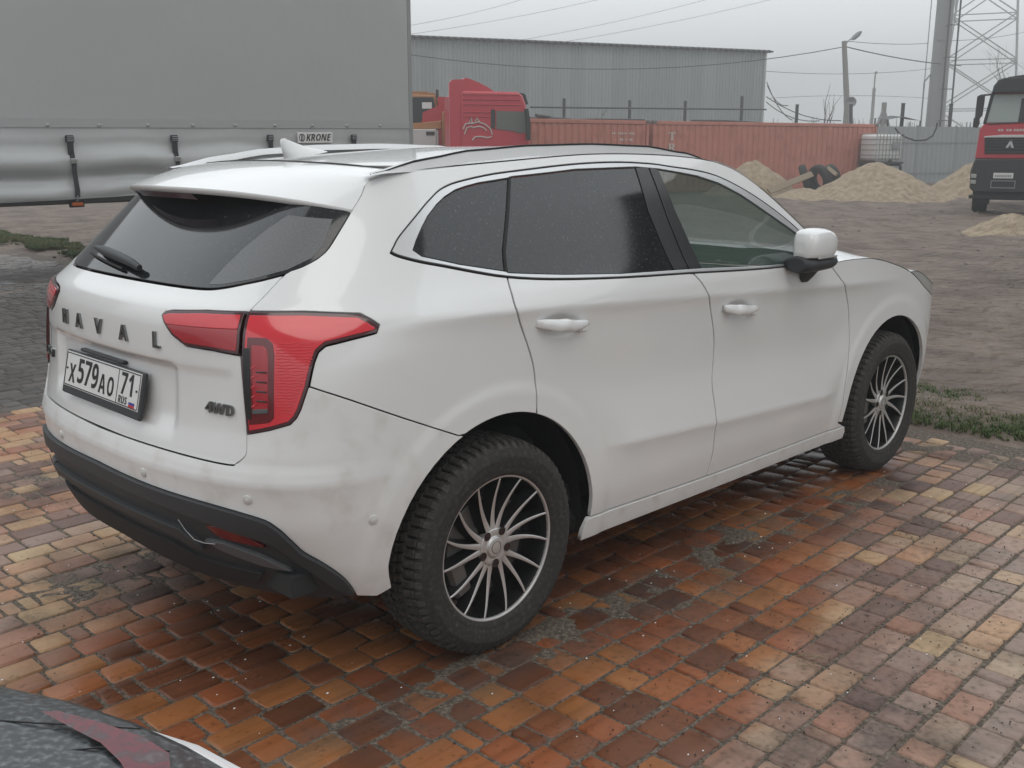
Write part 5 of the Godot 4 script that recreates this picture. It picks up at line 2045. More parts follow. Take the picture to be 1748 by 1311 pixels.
	em.box(Vector3(4.165, 1.704, 0.051), Vector3(0.012, 0.09, 0.004))
	em.box(Vector3(4.188, 1.704, 0.051), Vector3(0.012, 0.07, 0.004))
	part("maker_emblem", em, M.ink, plate)
	# frame, roof, ends
	m = MB.new()
	m.box(Vector3((x0 + x1) * 0.5, 4.03, -1.25), Vector3(x1 - x0, 0.06, 2.5), Basis.IDENTITY, 0.02)
	part("roof_sheet", m, pvc, t)
	m = MB.new()
	m.box(Vector3(x1 + 0.045, 2.52, -0.055), Vector3(0.09, 3.02, 0.11), Basis.IDENTITY, 0.012)
	m.box(Vector3(x1 + 0.045, 2.52, -2.445), Vector3(0.09, 3.02, 0.11), Basis.IDENTITY, 0.012)
	part("corner_post", m, mat("post_grey", Color(0.26, 0.27, 0.275), 0.45), t)
	for s in [-1, 1]:
		m = MB.new()
		m.box(Vector3(x1 + 0.03, 2.52, -1.25 + s * 0.58), Vector3(0.03, 2.9, 1.12), Basis.IDENTITY, 0.008)
		part("rear_door", m, alu, t)
	m = MB.new()
	m.box(Vector3(x0 - 0.03, 2.52, -1.25), Vector3(0.05, 3.0, 2.5), Basis.IDENTITY, 0.01)
	part("front_bulkhead", m, alu, t)
	m = MB.new()
	m.box(Vector3((x0 + x1) * 0.5, 0.965, -0.03), Vector3(x1 - x0, 0.09, 0.06), Basis(Vector3.BACK, 0.0088), 0.01)
	part("side_rail", m, steel, t)
	m = MB.new()
	m.box(Vector3((x0 + x1) * 0.5, 2.5, -2.47), Vector3(x1 - x0, 3.0, 0.03))
	part("side_curtain", m, pvc, t)
	m = MB.new()
	m.box(Vector3((x0 + x1) * 0.5, 1.0, -1.25), Vector3(x1 - x0, 0.05, 2.4))
	part("load_floor", m, steel, t)
	for z in [-0.85, -1.65]:
		m = MB.new()
		m.box(Vector3((x0 + x1) * 0.5, 0.93, z), Vector3(x1 - x0 - 0.4, 0.10, 0.10), Basis.IDENTITY, 0.01)
		part("chassis_beam", m, steel, t)
	for x in [-6.0, -2.4, 0.93]:
		m = MB.new()
		m.box(Vector3(x, 0.925, 0.035), Vector3(0.135, 0.045, 0.05), Basis.IDENTITY, 0.012)
		var lamp := part("marker_lamp", m, mat("amber", Color(0.45, 0.10, 0.02), 0.3), t)
		m = MB.new()
		m.box(Vector3(x, 0.925, 0.018), Vector3(0.18, 0.075, 0.035), Basis.IDENTITY, 0.01)
		part("lamp_bracket", m, black, lamp)
	for x in [4.1, 5.35]:
		for z in [-0.24, -2.26]:
			m = MB.new()
			m.lathe([Vector2(0.30, -0.17), Vector2(0.46, -0.18), Vector2(0.50, -0.14), Vector2(0.505, 0.0), Vector2(0.50, 0.14), Vector2(0.46, 0.18), Vector2(0.30, 0.17)], Transform3D(Basis(Vector3.RIGHT, PI / 2), Vector3(x, 0.505, z)), 32)
			var w := part("wheel", m, M.rubber_tyre, t)
			m = MB.new()
			m.lathe([Vector2(0.30, 0.17), Vector2(0.28, 0.10), Vector2(0.16, 0.09), Vector2(0.14, 0.16), Vector2(0.0, 0.17)], Transform3D(Basis(Vector3.RIGHT, PI / 2 if z > -1 else -PI / 2), Vector3(x, 0.505, z)), 24)
			part("rim", m, alu, w)
	for z in [-0.75, -1.75]:
		m = MB.new()
		m.box(Vector3(-4.6, 0.46, z), Vector3(0.13, 0.9, 0.13), Basis.IDENTITY, 0.01)
		m.box(Vector3(-4.6, 0.02, z), Vector3(0.28, 0.04, 0.28), Basis.IDENTITY, 0.008)
		part("landing_leg", m, steel, t)


# ---------------------------------------------------------------- containers, warehouse, fences, poles
# a frame standing on the ground from a to b: x along it, z towards the viewer's side
func along(a: Vector3, b: Vector3) -> Transform3D:
	var x := (b - a)
	x.y = 0
	x = x.normalized()
	var z := x.cross(Vector3.UP)
	return Transform3D(Basis(x, Vector3.UP, z), a)


func place(o: Node3D, xf: Transform3D) -> void:
	o.position = xf.origin
	o.rotation.y = atan2(-xf.basis.x.z, xf.basis.x.x)


# corrugated sheet in the x-y plane, bulging towards +z
func corrugated(w: float, h: float, pitch: float, depth: float, y0 := 0.0) -> MB:
	var m := MB.new()
	var row0 := []
	var x := 0.0
	var seq := [[0.0, 0.0], [0.36, 0.0], [0.50, 1.0], [0.86, 1.0]]
	while x < w - 0.001:
		for q in seq:
			var xx: float = x + q[0] * pitch
			if xx <= w:
				row0.append(Vector3(xx, y0, q[1] * depth))
		x += pitch
	row0.append(Vector3(w, y0, 0))
	for i in row0.size() - 1:
		var a: Vector3 = row0[i]
		var b: Vector3 = row0[i + 1]
		m.face([a, b, b + Vector3(0, h, 0), a + Vector3(0, h, 0)])
	return m


func container(a: Vector3, b: Vector3, label: String, marks: Callable, tone: Color) -> Node3D:
	var xf := along(a, b)
	var t := thing("shipping_container", label, "container", Vector3.ZERO, 0.0, "shipping containers in the yard")
	place(t, xf)
	var L := Vector2(b.x - a.x, b.z - a.z).length()
	var h := 2.40
	var mt := mat("container_paint", Color(1, 1, 1), 0.6)
	mt.albedo_texture = speckle(512, 0.012, 61 + int(L), [[0.0, Color(tone.r * 0.72, tone.g * 0.66, tone.b * 0.62)], [0.45, tone], [0.75, tone], [1.0, Color(tone.r * 1.25, tone.g * 1.35, tone.b * 1.35)]], 6)
	triplanar(mt, 0.22)
	var side := corrugated(L - 0.24, h - 0.30, 0.276, 0.036)
	var so := part("side_wall", side, mt, t)
	so.position = Vector3(0.12, 0.17, -0.045)
	var bk := MB.new()
	bk.box(Vector3(L * 0.5, h * 0.5, -2.40), Vector3(L - 0.1, h - 0.1, 0.04))
	part("back_wall", bk, mt, t)
	for q in [[0.08, 0.16], [h - 0.06, 0.12]]:
		var r := MB.new()
		r.box(Vector3(L * 0.5, q[0], -0.04), Vector3(L - 0.02, q[1], 0.08), Basis.IDENTITY, 0.01)
		part("side_rail", r, mt, t)
	for x in [0.06, L - 0.06]:
		var r := MB.new()
		r.box(Vector3(x, h * 0.5, -0.055), Vector3(0.12, h, 0.12), Basis.IDENTITY, 0.01)
		part("corner_post", r, mt, t)
		for y in [0.06, h - 0.04]:
			var c := MB.new()
			c.box(Vector3(x, y, -0.045), Vector3(0.165, 0.12, 0.15), Basis.IDENTITY, 0.015)
			part("corner_casting", c, M.steel, t)
		var e := MB.new()
		e.box(Vector3(x, h * 0.5, -1.22), Vector3(0.05, h - 0.1, 2.3))
		part("end_wall", e, mt, t)
	var rf := MB.new()
	rf.box(Vector3(L * 0.5, h - 0.01, -1.22), Vector3(L - 0.05, 0.03, 2.3))
	part("roof_panel", rf, mt, t)
	marks.call(t, L, h)
	return t


func wire(called: String, label: String, a: Vector3, b: Vector3, sag: float, r: float, group := "overhead wires") -> void:
	var m := MB.new()
	var p := []
	for i in 15:
		var t := i / 14.0
		p.append(a.lerp(b, t) - Vector3(0, sag * 4.0 * t * (1.0 - t), 0))
	m.tube(p, r, 5)
	var o := part(numbered(called), m, M.cable, self)
	o.set_meta("label", label)
	o.set_meta("category", "cable")
	o.set_meta("group", group)


func bare_tree(called: String, label: String, foot: Vector3, h: float, seed_at: int, spread: float, levels := 4) -> void:
	var t := thing(called, label, "tree", foot, 0.0, "bare trees beyond the fences")
	var r := RandomNumberGenerator.new()
	r.seed = seed_at
	var trunk := MB.new()
	var crown := MB.new()
	var stack := [[Vector3.ZERO, Vector3(0.03, 1, 0.02).normalized(), h * 0.42, h * 0.016, 0]]
	while stack.size():
		var s: Array = stack.pop_back()
		var p: Vector3 = s[0]
		var d: Vector3 = s[1]
		var pts := [p]
		var rad := [s[3]]
		for i in 4:
			d = (d + Vector3(r.randf_range(-1, 1), r.randf_range(-0.3, 0.7), r.randf_range(-1, 1)) * 0.12).normalized()
			p += d * s[2] / 4.0
			pts.append(p)
			rad.append(s[3] * (1.0 - 0.14 * (i + 1)))
		(trunk if s[4] == 0 else crown).tube(pts, rad, 5 if s[4] < 2 else 3, false)
		if s[4] < levels:
			for k in 3 if s[4] < 3 else 2:
				var dd := (d + Vector3(r.randf_range(-1, 1), r.randf_range(-0.2, 0.6), r.randf_range(-1, 1)) * spread).normalized()
				stack.append([pts[r.randi_range(2, 4)], dd, s[2] * r.randf_range(0.55, 0.78), s[3] * 0.52, s[4] + 1])
	part("trunk", trunk, M.bark, t)
	part("crown", crown, M.bark, t)


func sand_pile(label: String, c: Vector3, rx: float, rz: float, h: float, seed_at: int, turn := 0.0) -> void:
	var n := noise(1.1, seed_at, 4)
	var n2 := noise(6.0, seed_at + 1, 3)
	var g := []
	for j in 49:
		var row := []
		for i in 73:
			var x := -1.25 + 2.5 * i / 72.0
			var z := -1.25 + 2.5 * j / 48.0
			var rr := sqrt(x * x + z * z) + 0.10 * n.get_noise_2d(x * 2.0, z * 2.0)
			var hh := h * (1.0 - smoothstep(0.0, 1.0, rr) * 0.55 - 0.45 * minf(rr, 1.0)) * (1.0 - smoothstep(0.75, 1.05, rr) * 0.6)
			hh += 0.05 * h * n.get_noise_2d(x * 5.0, z * 5.0) * (1.0 - smoothstep(0.8, 1.1, rr)) + 0.012 * n2.get_noise_2d(x * rx * 2.0, z * rz * 2.0)
			row.append(Vector3(x * rx, hh - 0.10 * smoothstep(0.9, 1.2, rr), z * rz))
		g.append(row)
	var m := MB.new()
	m.sheet(g, Vector3.UP)
	var o := part(numbered("sand_pile"), m, M.sand, self)
	o.position = c
	o.rotation.y = turn
	o.set_meta("label", label)
	o.set_meta("category", "sand pile")
	o.set_meta("group", "sand piles in the yard")


func backdrop() -> void:
	mat("cable", Color(0.03, 0.03, 0.032), 0.7)
	mat("bark", Color(0.075, 0.062, 0.052), 0.9)
	mat("concrete", Color(0.26, 0.255, 0.245), 0.85)
	mat("dark_post", Color(0.045, 0.046, 0.048), 0.7)
	mat("galvanised", Color(0.26, 0.27, 0.28), 0.5, 0.4)
	var sand := mat("sand", Color(1, 1, 1), 0.95)
	sand.albedo_texture = speckle(512, 0.015, 63, [[0.0, Color(0.20, 0.15, 0.10)], [0.4, Color(0.295, 0.232, 0.163)], [0.7, Color(0.36, 0.288, 0.205)], [1.0, Color(0.44, 0.36, 0.265)]], 6)
	sand.normal_enabled = true
	sand.normal_texture = bump(512, 0.06, 64, 8.0)
	triplanar(sand, 0.5)
	# ---- containers
	var pa := ground_at(880, 32.5)
	var pm := ground_at(1106, 36.0)
	var pb := ground_at(1113, 36.1)
	var pc := ground_at(1492, 42.0)
	var dirv := (pm - ground_at(905, 33.0)).normalized()
	container(pm - dirv * 6.06, pm, "rust red container half hidden by the red tractor unit, faint white code near its end", func(t: Node3D, L: float, h: float) -> void:
		for q in [[L - 1.35, h - 0.42, 12, 0.075], [L - 1.0, h - 0.62, 7, 0.075], [L - 0.92, h - 0.86, 2, 0.10]]:
			var r := RandomNumberGenerator.new()
			r.seed = int(q[2])
			for i in int(q[2]):
				if r.randf() < 0.15:
					continue
				var m := MB.new()
				var w := r.randf_range(0.04, 0.07)
				m.box(Vector3(q[0] + i * 0.085 * (1.6 if q[2] == 2 else 1.0) - 0.3, q[1], 0.003), Vector3(w, q[3] * r.randf_range(0.7, 1.0), 0.004))
				part("code_mark", m, M.faded_white, t), Color(0.43, 0.165, 0.122))
	container(pb, pc, "rust red container with white letters behind the sand piles", func(t: Node3D, L: float, h: float) -> void:
		lettering("marking", "T", 0.26, M.faded_white, Transform3D(Basis.IDENTITY, Vector3(0.82, h - 0.50, 0.004)), t, 0.004, "Droid Serif", true, 1.3)
		lettering("marking", "R", 0.26, M.faded_white, Transform3D(Basis.IDENTITY, Vector3(0.82, h - 0.88, 0.004)), t, 0.004, "Droid Serif", true, 1.3)
		for q in [[5.1, 0.62, 0.26, 0.30], [6.4, 0.36, 0.12, 0.34], [4.4, 0.95, 0.06, 0.10]]:
			var m := MB.new()
			m.box(Vector3(q[0], q[1], 0.003), Vector3(q[2], q[3], 0.004))
			part("scrape", m, M.faded_rust, t), Color(0.455, 0.175, 0.132))
	# plank roof edge over the containers
	# ---- warehouse
	var wa := at(690, 65, 57.0)
	var wb := at(1308, 80, 66.0)
	var xf := along(Vector3(wa.x, 0, wa.z), Vector3(wb.x, 0, wb.z))
	var L := Vector2(wb.x - wa.x, wb.z - wa.z).length()
	var wh := thing("warehouse", "long grey corrugated metal warehouse behind the containers", "building")
	place(wh, xf)
	var hgt := (wa.y + wb.y) * 0.5 - 0.12
	var count := 26
	var sw := L / count
	var tones := [mat("sheet_a", Color(0.30, 0.322, 0.328), 0.5, 0.2), mat("sheet_b", Color(0.32, 0.342, 0.348), 0.5, 0.2), mat("sheet_c", Color(0.285, 0.306, 0.312), 0.5, 0.2)]
	var sheet_mesh := corrugated(sw - 0.006, hgt, 0.20, 0.035).mesh()
	var r := RandomNumberGenerator.new()
	r.seed = 4
	for i in count:
		var o := MeshInstance3D.new()
		o.name = "wall_sheet"
		o.mesh = sheet_mesh
		o.material_override = tones[r.randi() % 3]
		wh.add_child(o, true)
		o.position = Vector3(i * sw, 0, r.randf_range(0, 0.01))
	var m := MB.new()
	m.box(Vector3(L * 0.5, hgt * 0.5, -0.08), Vector3(L, hgt, 0.10))
	m.box(Vector3(L - 0.05, hgt * 0.5, -6.0), Vector3(0.10, hgt, 11.8))
	m.box(Vector3(0.05, hgt * 0.5, -6.0), Vector3(0.10, hgt, 11.8))
	part("wall_frame", m, tones[0], wh)
	m = MB.new()
	var g := [[], [], [], []]
	var nw := 300
	for i in nw + 1:
		var x := -0.1 + (L + 0.4) * i / nw
		var w := 0.035 * sin(i * TAU / 5.0)
		g[0].append(Vector3(x, hgt - 0.02 + w, 0.35))
		g[1].append(Vector3(x, hgt + 0.055 + w, 0.35))
		g[2].append(Vector3(x, hgt + 0.7 + w, -6.0))
		g[3].append(Vector3(x, hgt + 0.05 + w, -12.0))
	m.sheet([g[0], g[1]], Vector3.BACK)
	m.sheet([g[1], g[2], g[3]], Vector3.UP)
	m.sheet([g[0], [] if false else g[3]], Vector3.DOWN)
	part("roof", m, M.dark_post, wh)
	m = MB.new()
	m.box(Vector3(L - 0.06, hgt * 0.5, 0.05), Vector3(0.16, hgt, 0.06))
	part("corner_trim", m, mat("trim_white", Color(0.36, 0.37, 0.375), 0.5), wh)
	m = MB.new()
	m.box(Vector3(L * 0.29, 2.9, 0.07), Vector3(L * 0.5, 0.07, 0.03))
	part("bottom_flashing", m, M.trim_white, wh)
	# ---- post-and-rail fence on the bank behind the containers
	var fence := thing("post_and_rail_fence", "dark metal posts joined by one rail in front of the warehouse", "fence")
	var fa := at(905, 183, 44.0)
	var fb := at(1308, 187, 52.0)
	m = MB.new()
	m.tube([fa, fa.lerp(fb, 0.5), fb], 0.035, 6)
	part("rail", m, M.dark_post, fence)
	for q in [[963, 168, 45.0], [1075, 171, 47.3], [1170, 172, 49.2], [1267, 164, 51.2]]:
		var tp_ := at(q[0], q[1], q[2])
		m = MB.new()
		m.box(Vector3(tp_.x, tp_.y * 0.5, tp_.z), Vector3(0.13, tp_.y, 0.13), Basis(Vector3.UP, 0.7), 0.015)
		part("post", m, M.dark_post, fence)
	var posts := [[1361, 179, 53.0, "short dark post standing between the warehouse and the concrete lamp pole"], [1542, 177, 49.0, "dark post holding the small canopy above the grey fence"], [1624, 178, 49.0, "dark post rising from the grey fence beside the tall mast"]]
	for q in posts:
		var tp_ := at(q[0], q[1], q[2])
		m = MB.new()
		m.box(Vector3(0, tp_.y * 0.5, 0), Vector3(0.14, tp_.y, 0.14), Basis(Vector3.UP, 0.7), 0.015)
		m.box(Vector3(0, tp_.y + 0.01, 0), Vector3(0.17, 0.03, 0.17), Basis(Vector3.UP, 0.7), 0.008)
		var o := part(numbered("steel_post"), m, M.dark_post, self)
		o.position = Vector3(tp_.x, 0, tp_.z)
		o.set_meta("label", q[3])
		o.set_meta("category", "post")
		o.set_meta("group", "steel posts")
	# planks and a tarpaulin roll on the container roof
	var pk := thing("roof_debris", "dark pile of planks and film on the nearer container roof", "debris", Vector3.ZERO)
	for q in [[905, 203, 1000, 207, 33.6, 0.06], [915, 197, 960, 206, 33.4, 0.05], [930, 206, 1100, 205, 34.4, 0.035], [1180, 206, 1300, 210, 38.2, 0.04]]:
		m = MB.new()
		var a := at(q[0], q[1], q[4])
		var b := at(q[2], q[3], q[4] + 1.6)
		m.tube([a, a.lerp(b, 0.5) + Vector3(0, 0.03, 0), b], q[5], 6)
		part("plank", m, M.dark_post, pk)
	# ---- grey sheet fence to the right
	var ga := ground_at(1492, 43.5)
	var gb := ground_at(1690, 46.0)
	var gx := along(ga, gb)
	var gf := thing("sheet_fence", "grey metal sheet fence with vertical joints behind the water tank", "fence")
	place(gf, gx)
	var gl := Vector2(gb.x - ga.x, gb.z - ga.z).length()
	for i in 3:
		var cm := corrugated(gl / 3.0 - 0.05, 2.30, 0.25, 0.018)
		var o := part("fence_sheet", cm, [tones[1], tones[0], tones[2]][i], gf)
		o.position = Vector3(i * gl / 3.0, 0.05, 0)
	for i in 4:
		m = MB.new()
		m.box(Vector3(i * gl / 3.0, 1.2, -0.05), Vector3(0.10, 2.4, 0.08), Basis.IDENTITY, 0.01)
		part("fence_post", m, M.galvanised, gf)
	for y in [0.45, 1.70]:
		m = MB.new()
		m.box(Vector3(gl * 0.5, y, 0.028), Vector3(gl, 0.04, 0.02))
		part("fence_rail", m, M.galvanised, gf)
	# black hose looped over the fence
	m = MB.new()
	var hp := []
	for q in [[1528, 218], [1533, 226], [1545, 234], [1562, 240], [1580, 239], [1592, 232], [1598, 220], [1600, 210]]:
		hp.append(at(q[0], q[1], 43.0))
	m.tube(hp, 0.035, 6)
	var ho := part("hose", m, M.cable, self)
	ho.set_meta("label", "black hose hanging in a loop over the grey sheet fence")
	ho.set_meta("category", "hose")
	# small canopy
	var cn := thing("canopy", "small flat dark canopy roof on thin legs above the fence", "canopy")
	var ca := at(1516, 204, 48.0)
	var cb := at(1571, 206, 48.0)
	m = MB.new()
	m.sheet([[ca, (ca + cb) * 0.5 + Vector3(0, 0.14, 0), cb], [ca + Vector3(1.2, 0.10, -1.2), (ca + cb) * 0.5 + Vector3(1.2, 0.24, -1.2), cb + Vector3(1.2, 0.10, -1.2)]], Vector3.UP)
	part("canopy_roof", m, M.dark_post, cn)
	for q in [ca, cb, ca + Vector3(1.2, 0.1, -1.2)]:
		m = MB.new()
		m.tube([Vector3(q.x, 0, q.z), q], 0.035, 6)
		part("leg", m, M.dark_post, cn)
	# ---- water tank in a cage
	ibc()
	# ---- lamp pole
	var lp := thing("lamp_pole", "grey concrete pole with one street lamp behind the containers", "lamp pole")
	var base := ground_at(1438, 58.0)
	lp.position = base
	var top := at(1441, 70, 58.0)
	m = MB.new()
	m.tube([Vector3.ZERO, Vector3(0.0, top.y * 0.5, 0), Vector3(top.x - base.x, top.y, top.z - base.z)], [0.20, 0.17, 0.13], 8)
	part("pole", m, M.concrete, lp)
	var hd := at(1458, 64, 58.0) - base
	var tb := Vector3(top.x - base.x, top.y - 0.25, top.z - base.z)
	m = MB.new()
	m.tube([tb, tb.lerp(hd, 0.6) + Vector3(0, 0.08, 0), hd], 0.03, 6)
	part("arm", m, M.galvanised, lp)
	m = MB.new()
	var hdir := (hd - tb).normalized()
	m.tube([hd - hdir * 0.15, hd, hd + hdir * 0.28, hd + hdir * 0.48], [0.07, 0.13, 0.13, 0.05], 8)
	part("lamp_head", m, M.galvanised, lp)
	# ---- distant lamp, satellite dish, braced pole
	var dl := thing("street_lamp", "thin distant street lamp with a curved arm beyond the fence", "street lamp")
	var dbase := ground_at(1481, 95.0)
	dl.position = dbase
	var dt := at(1481, 124, 95.0).y
	m = MB.new()
	m.tube([Vector3.ZERO, Vector3(0, dt - 1.3, 0)], 0.14, 6)
	m.tube([Vector3(0, dt - 1.3, 0), Vector3(0, dt - 0.3, 0), Vector3(-0.15, dt, 0.12)], 0.06, 6)
	part("pole", m, M.concrete, dl)
	m = MB.new()
	m.box(Vector3(-0.3, dt + 0.02, 0.22), Vector3(0.55, 0.16, 0.25), Basis(Vector3.UP, 0.6), 0.06)
	part("lamp_head", m, M.faded_white, dl)
	var sd := thing("satellite_dish", "round grey satellite dish on a short dark post", "satellite dish")
	var sb := ground_at(1453, 55.0)
	sd.position = sb
	var sc := at(1453, 174, 55.0) - sb
	m = MB.new()
	m.tube([Vector3.ZERO, Vector3(sc.x, sc.y - 0.1, sc.z)], 0.09, 8)
	part("post", m, M.dark_post, sd)
	m = MB.new()
	var face := (CAM - at(1453, 174, 55.0)).normalized()
	m.lathe([Vector2(0.0, -0.06), Vector2(0.12, -0.05), Vector2(0.22, 0.0), Vector2(0.26, 0.04), Vector2(0.25, 0.05), Vector2(0.1, -0.02), Vector2(0, -0.03)], Transform3D(Basis(Quaternion(Vector3.UP, face)), sc), 20)
	part("dish", m, M.galvanised, sd)
	var bpole := thing("braced_pole", "short concrete pole propped by two slanting struts", "pole")
	var bb := ground_at(1500, 70.0)
	bpole.position = bb
	var bt := at(1500, 175, 70.0).y
	m = MB.new()
	m.tube([Vector3.ZERO, Vector3(0, bt, 0)], 0.16, 6)
	part("pole", m, M.concrete, bpole)
	for s in [-1.0, 1.0]:
		m = MB.new()
		m.tube([Vector3(0, bt - 0.5, 0), Vector3(0.62 * s, 1.4, 0.62 * s)], 0.12, 6)
		part("strut", m, M.concrete, bpole)
	mast()
	# ---- wires
	var ptop := at(1441, 80, 58.0)
	wire("power_cable", "cable sagging from the warehouse side to the concrete lamp pole", at(640, 84, 54.0), ptop, 1.05, 0.022)
	wire("power_cable", "wire from the concrete lamp pole to the tall mast", at(1445, 70, 58.0), at(1585, 74, 66.0), 0.1, 0.016)
	wire("power_cable", "twin wire dropping from the lamp pole towards the mast", at(1445, 80, 58.0), at(1640, 112, 70.0), 0.15, 0.030)
	wire("power_cable", "thin low wire crossing behind the lamp pole", at(1300, 121, 70.0), at(1600, 116, 80.0), 0.3, 0.016)
	wire("power_cable", "low wire running past the satellite dish to the mast", at(1310, 168, 80.0), at(1590, 168, 80.0), -0.2, 0.014)
	wire("power_cable", "wire leaving the mast for the lattice tower", at(1600, 70, 66.0), at(1760, 52, 90.0), 0.2, 0.018)
	for q in [[1309, 140, 1352, 205, 60.0], [1308, 165, 1436, 206, 59.0], [1308, 174, 1400, 206, 60.0], [1310, 146, 1345, 180, 61.0]]:
		wire("slack_cable", "slack cable hanging from the warehouse corner", at(q[0], q[1], q[4]), at(q[2], q[3], q[4] - 2.0), 0.35, 0.025, "slack cables at the warehouse corner")
	for q in [[690, 45, 920, -10], [690, 60, 1060, -10], [880, 70, 1240, -10], [960, 72, 1360, -12]]:
		wire("high_voltage_line", "faint high voltage line crossing the sky above the warehouse", at(q[0], q[1], 150.0), at(q[2], q[3], 170.0), 0.4, 0.030, "high voltage lines")
	# ---- bare trees and saplings
	bare_tree("sapling", "bare thin sapling rising behind the container between warehouse and lamp pole", ground_at(1399, 64.0), 5.6, 3, 0.35, 2)
	bare_tree("bare_tree", "bare tree standing beyond the truck with the dark visor", ground_at(1738, 60.0), 7.4, 8, 0.75, 5)
	bare_tree("shrub", "leafless shrub growing in front of the warehouse wall", ground_at(1030, 50.0), 4.6, 12, 0.8, 3)
	# low scrub along the skyline
	var far := MB.new()
	var fr := RandomNumberGenerator.new()
	fr.seed = 5
	for i in 260:
		var p := ground_at(fr.randf_range(1300, 1760), fr.randf_range(120, 190))
		var hh := fr.randf_range(2.2, 5.0)
		for e in 3:
			var d := Vector3(fr.randf_range(-1, 1), 0, fr.randf_range(-1, 1)) * 0.9
			far.tube([p, p + d * 0.5 + Vector3(0, hh * 0.6, 0), p + d + Vector3(0, hh, 0)], [0.10, 0.07, 0.02], 3, false)
	var so := part("scrub", far, M.bark, self)
	so.set_meta("kind", "stuff")
	so.set_meta("label", "leafless scrub far off along the hazy skyline")
	so.set_meta("category", "scrub")
	# ---- sand piles, tyres, plank
	var c := ground_at(1288, 35.2)
	sand_pile("pale sand pile against the container, partly hidden by the SUV roof", c, 1.75, 1.7, 1.12, 90, 0.3)
	sand_pile("widest pale sand pile in front of the caged tank", ground_at(1497, 32.8), 3.0, 2.3, 1.10, 92, 0.75)
	sand_pile("pale sand pile running in behind the truck with the dark visor", ground_at(1688, 35.0), 2.3, 2.2, 1.30, 94, 0.5)
	sand_pile("low grey sand heap on the dirt in front of the truck", ground_at(1735, 19.6), 1.05, 0.9, 0.36, 96, 0.4)
	sand_pile("thin spread of sand beneath the fallen plank", ground_at(1375, 33.0), 2.0, 1.2, 0.30, 98, 0.7)
	for q in [[1376, 36.0, 0.5, 0.35, "worn black tyre leaning on the container, beside the plank"], [1400, 35.4, 1.2, 0.25, "worn black tyre standing in the middle of the three by the container"], [1422, 36.6, 0.9, 0.3, "worn black tyre half buried beside the widest sand pile"]]:
		m = MB.new()
		m.lathe([Vector2(0.25, -0.08), Vector2(0.28, -0.12), Vector2(0.45, -0.125), Vector2(0.51, -0.08), Vector2(0.52, 0.0), Vector2(0.51, 0.08), Vector2(0.45, 0.125), Vector2(0.28, 0.12), Vector2(0.25, 0.08), Vector2(0.30, 0.0)], Transform3D.IDENTITY, 32)
		var o := part(numbered("old_tyre"), m, M.rubber_tyre, self)
		o.position = ground_at(q[0], q[1]) + Vector3(0, 0.46, 0)
		o.basis = Basis(Vector3.UP, q[2]) * Basis(Vector3.RIGHT, PI / 2 - q[3])
		o.set_meta("label", q[4])
		o.set_meta("category", "tyre")
		o.set_meta("group", "old tyres by the container")
	for q in [[1312, 327, 33.0, 1386, 297, 35.0, 0.14, "long pale plank leaning from the ground onto the tyres"], [1413, 286, 35.2, 1428, 298, 34.4, 0.06, "short pale board sticking up between the old tyres"]]:
		var a := at(q[0], q[1], q[2])
		var b := at(q[3], q[4], q[5])
		m = MB.new()
		var d := (b - a)
		var bx := d.normalized()
		var bz := bx.cross(Vector3.UP).normalized()
		m.box((a + b) * 0.5, Vector3(d.length(), 0.06, q[6] + 0.06), Basis(bx, bz.cross(bx), bz) * Basis(Vector3.RIGHT, 0.9), 0.006)
		var o := part(numbered("plank"), m, mat("old_wood", Color(0.25, 0.20, 0.14), 0.85), self)
		o.set_meta("label", q[7])
		o.set_meta("category", "plank")


func ibc() -> void:
	var a := ground_at(1492, 40.4)
	var t := thing("caged_water_tank", "white plastic tank in a metal cage on a dark pallet by the container end", "water tank")
	place(t, along(a, ground_at(1549, 40.9)))
	var w := 1.28
	var y0 := 1.00
	var m := MB.new()
	m.box(Vector3(w * 0.5, y0 + 0.52, -0.55), Vector3(w - 0.08, 0.98, 1.0), Basis.IDENTITY, 0.08)
	part("tank", m, mat("tank_white", Color(0.66, 0.67, 0.66), 0.5), t)
	for i in 9:
		m = MB.new()
		m.tube([Vector3(0.02 + i * (w - 0.04) / 8.0, y0 + 0.02, -0.02), Vector3(0.02 + i * (w - 0.04) / 8.0, y0 + 1.04, -0.02)], 0.013, 6)
		part("cage_bar", m, M.galvanised, t)
	for i in 6:
		m = MB.new()
		var y := y0 + 0.04 + i * 0.195
		m.tube([Vector3(0, y, -1.05), Vector3(0, y, 0.0), Vector3(w, y, 0.0), Vector3(w, y, -1.05)], 0.014, 6)
		part("cage_hoop", m, M.galvanised, t)
	m = MB.new()
	m.box(Vector3(w * 0.70, y0 + 0.60, 0.012), Vector3(0.34, 0.24, 0.012), Basis.IDENTITY, 0.004)
	part("tank_plate", m, M.galvanised, t)
	m = MB.new()
	m.box(Vector3(w * 0.5, y0 - 0.06, -0.5), Vector3(w + 0.02, 0.08, 1.05), Basis.IDENTITY, 0.01)
	for x in [0.12, w * 0.5, w - 0.12]:
		m.box(Vector3(x, y0 - 0.13, -0.5), Vector3(0.14, 0.12, 1.0), Basis.IDENTITY, 0.01)
	part("pallet", m, M.dark_post, t)
	m = MB.new()
	for x in [0.05, w - 0.05]:
		for z in [-0.05, -0.95]:
			m.box(Vector3(x, (y0 - 0.18) * 0.5, z), Vector3(0.08, y0 - 0.18, 0.08))
	m.box(Vector3(w * 0.5, 0.5, -0.05), Vector3(w, 0.06, 0.05))
	part("stand", m, M.dark_post, t)
	m = MB.new()
	m.tube([Vector3(w * 0.5, y0 + 0.03, 0.0), Vector3(w * 0.5, y0 + 0.03, 0.12)], 0.05, 10)
	part("tap", m, M.dark_post, t)


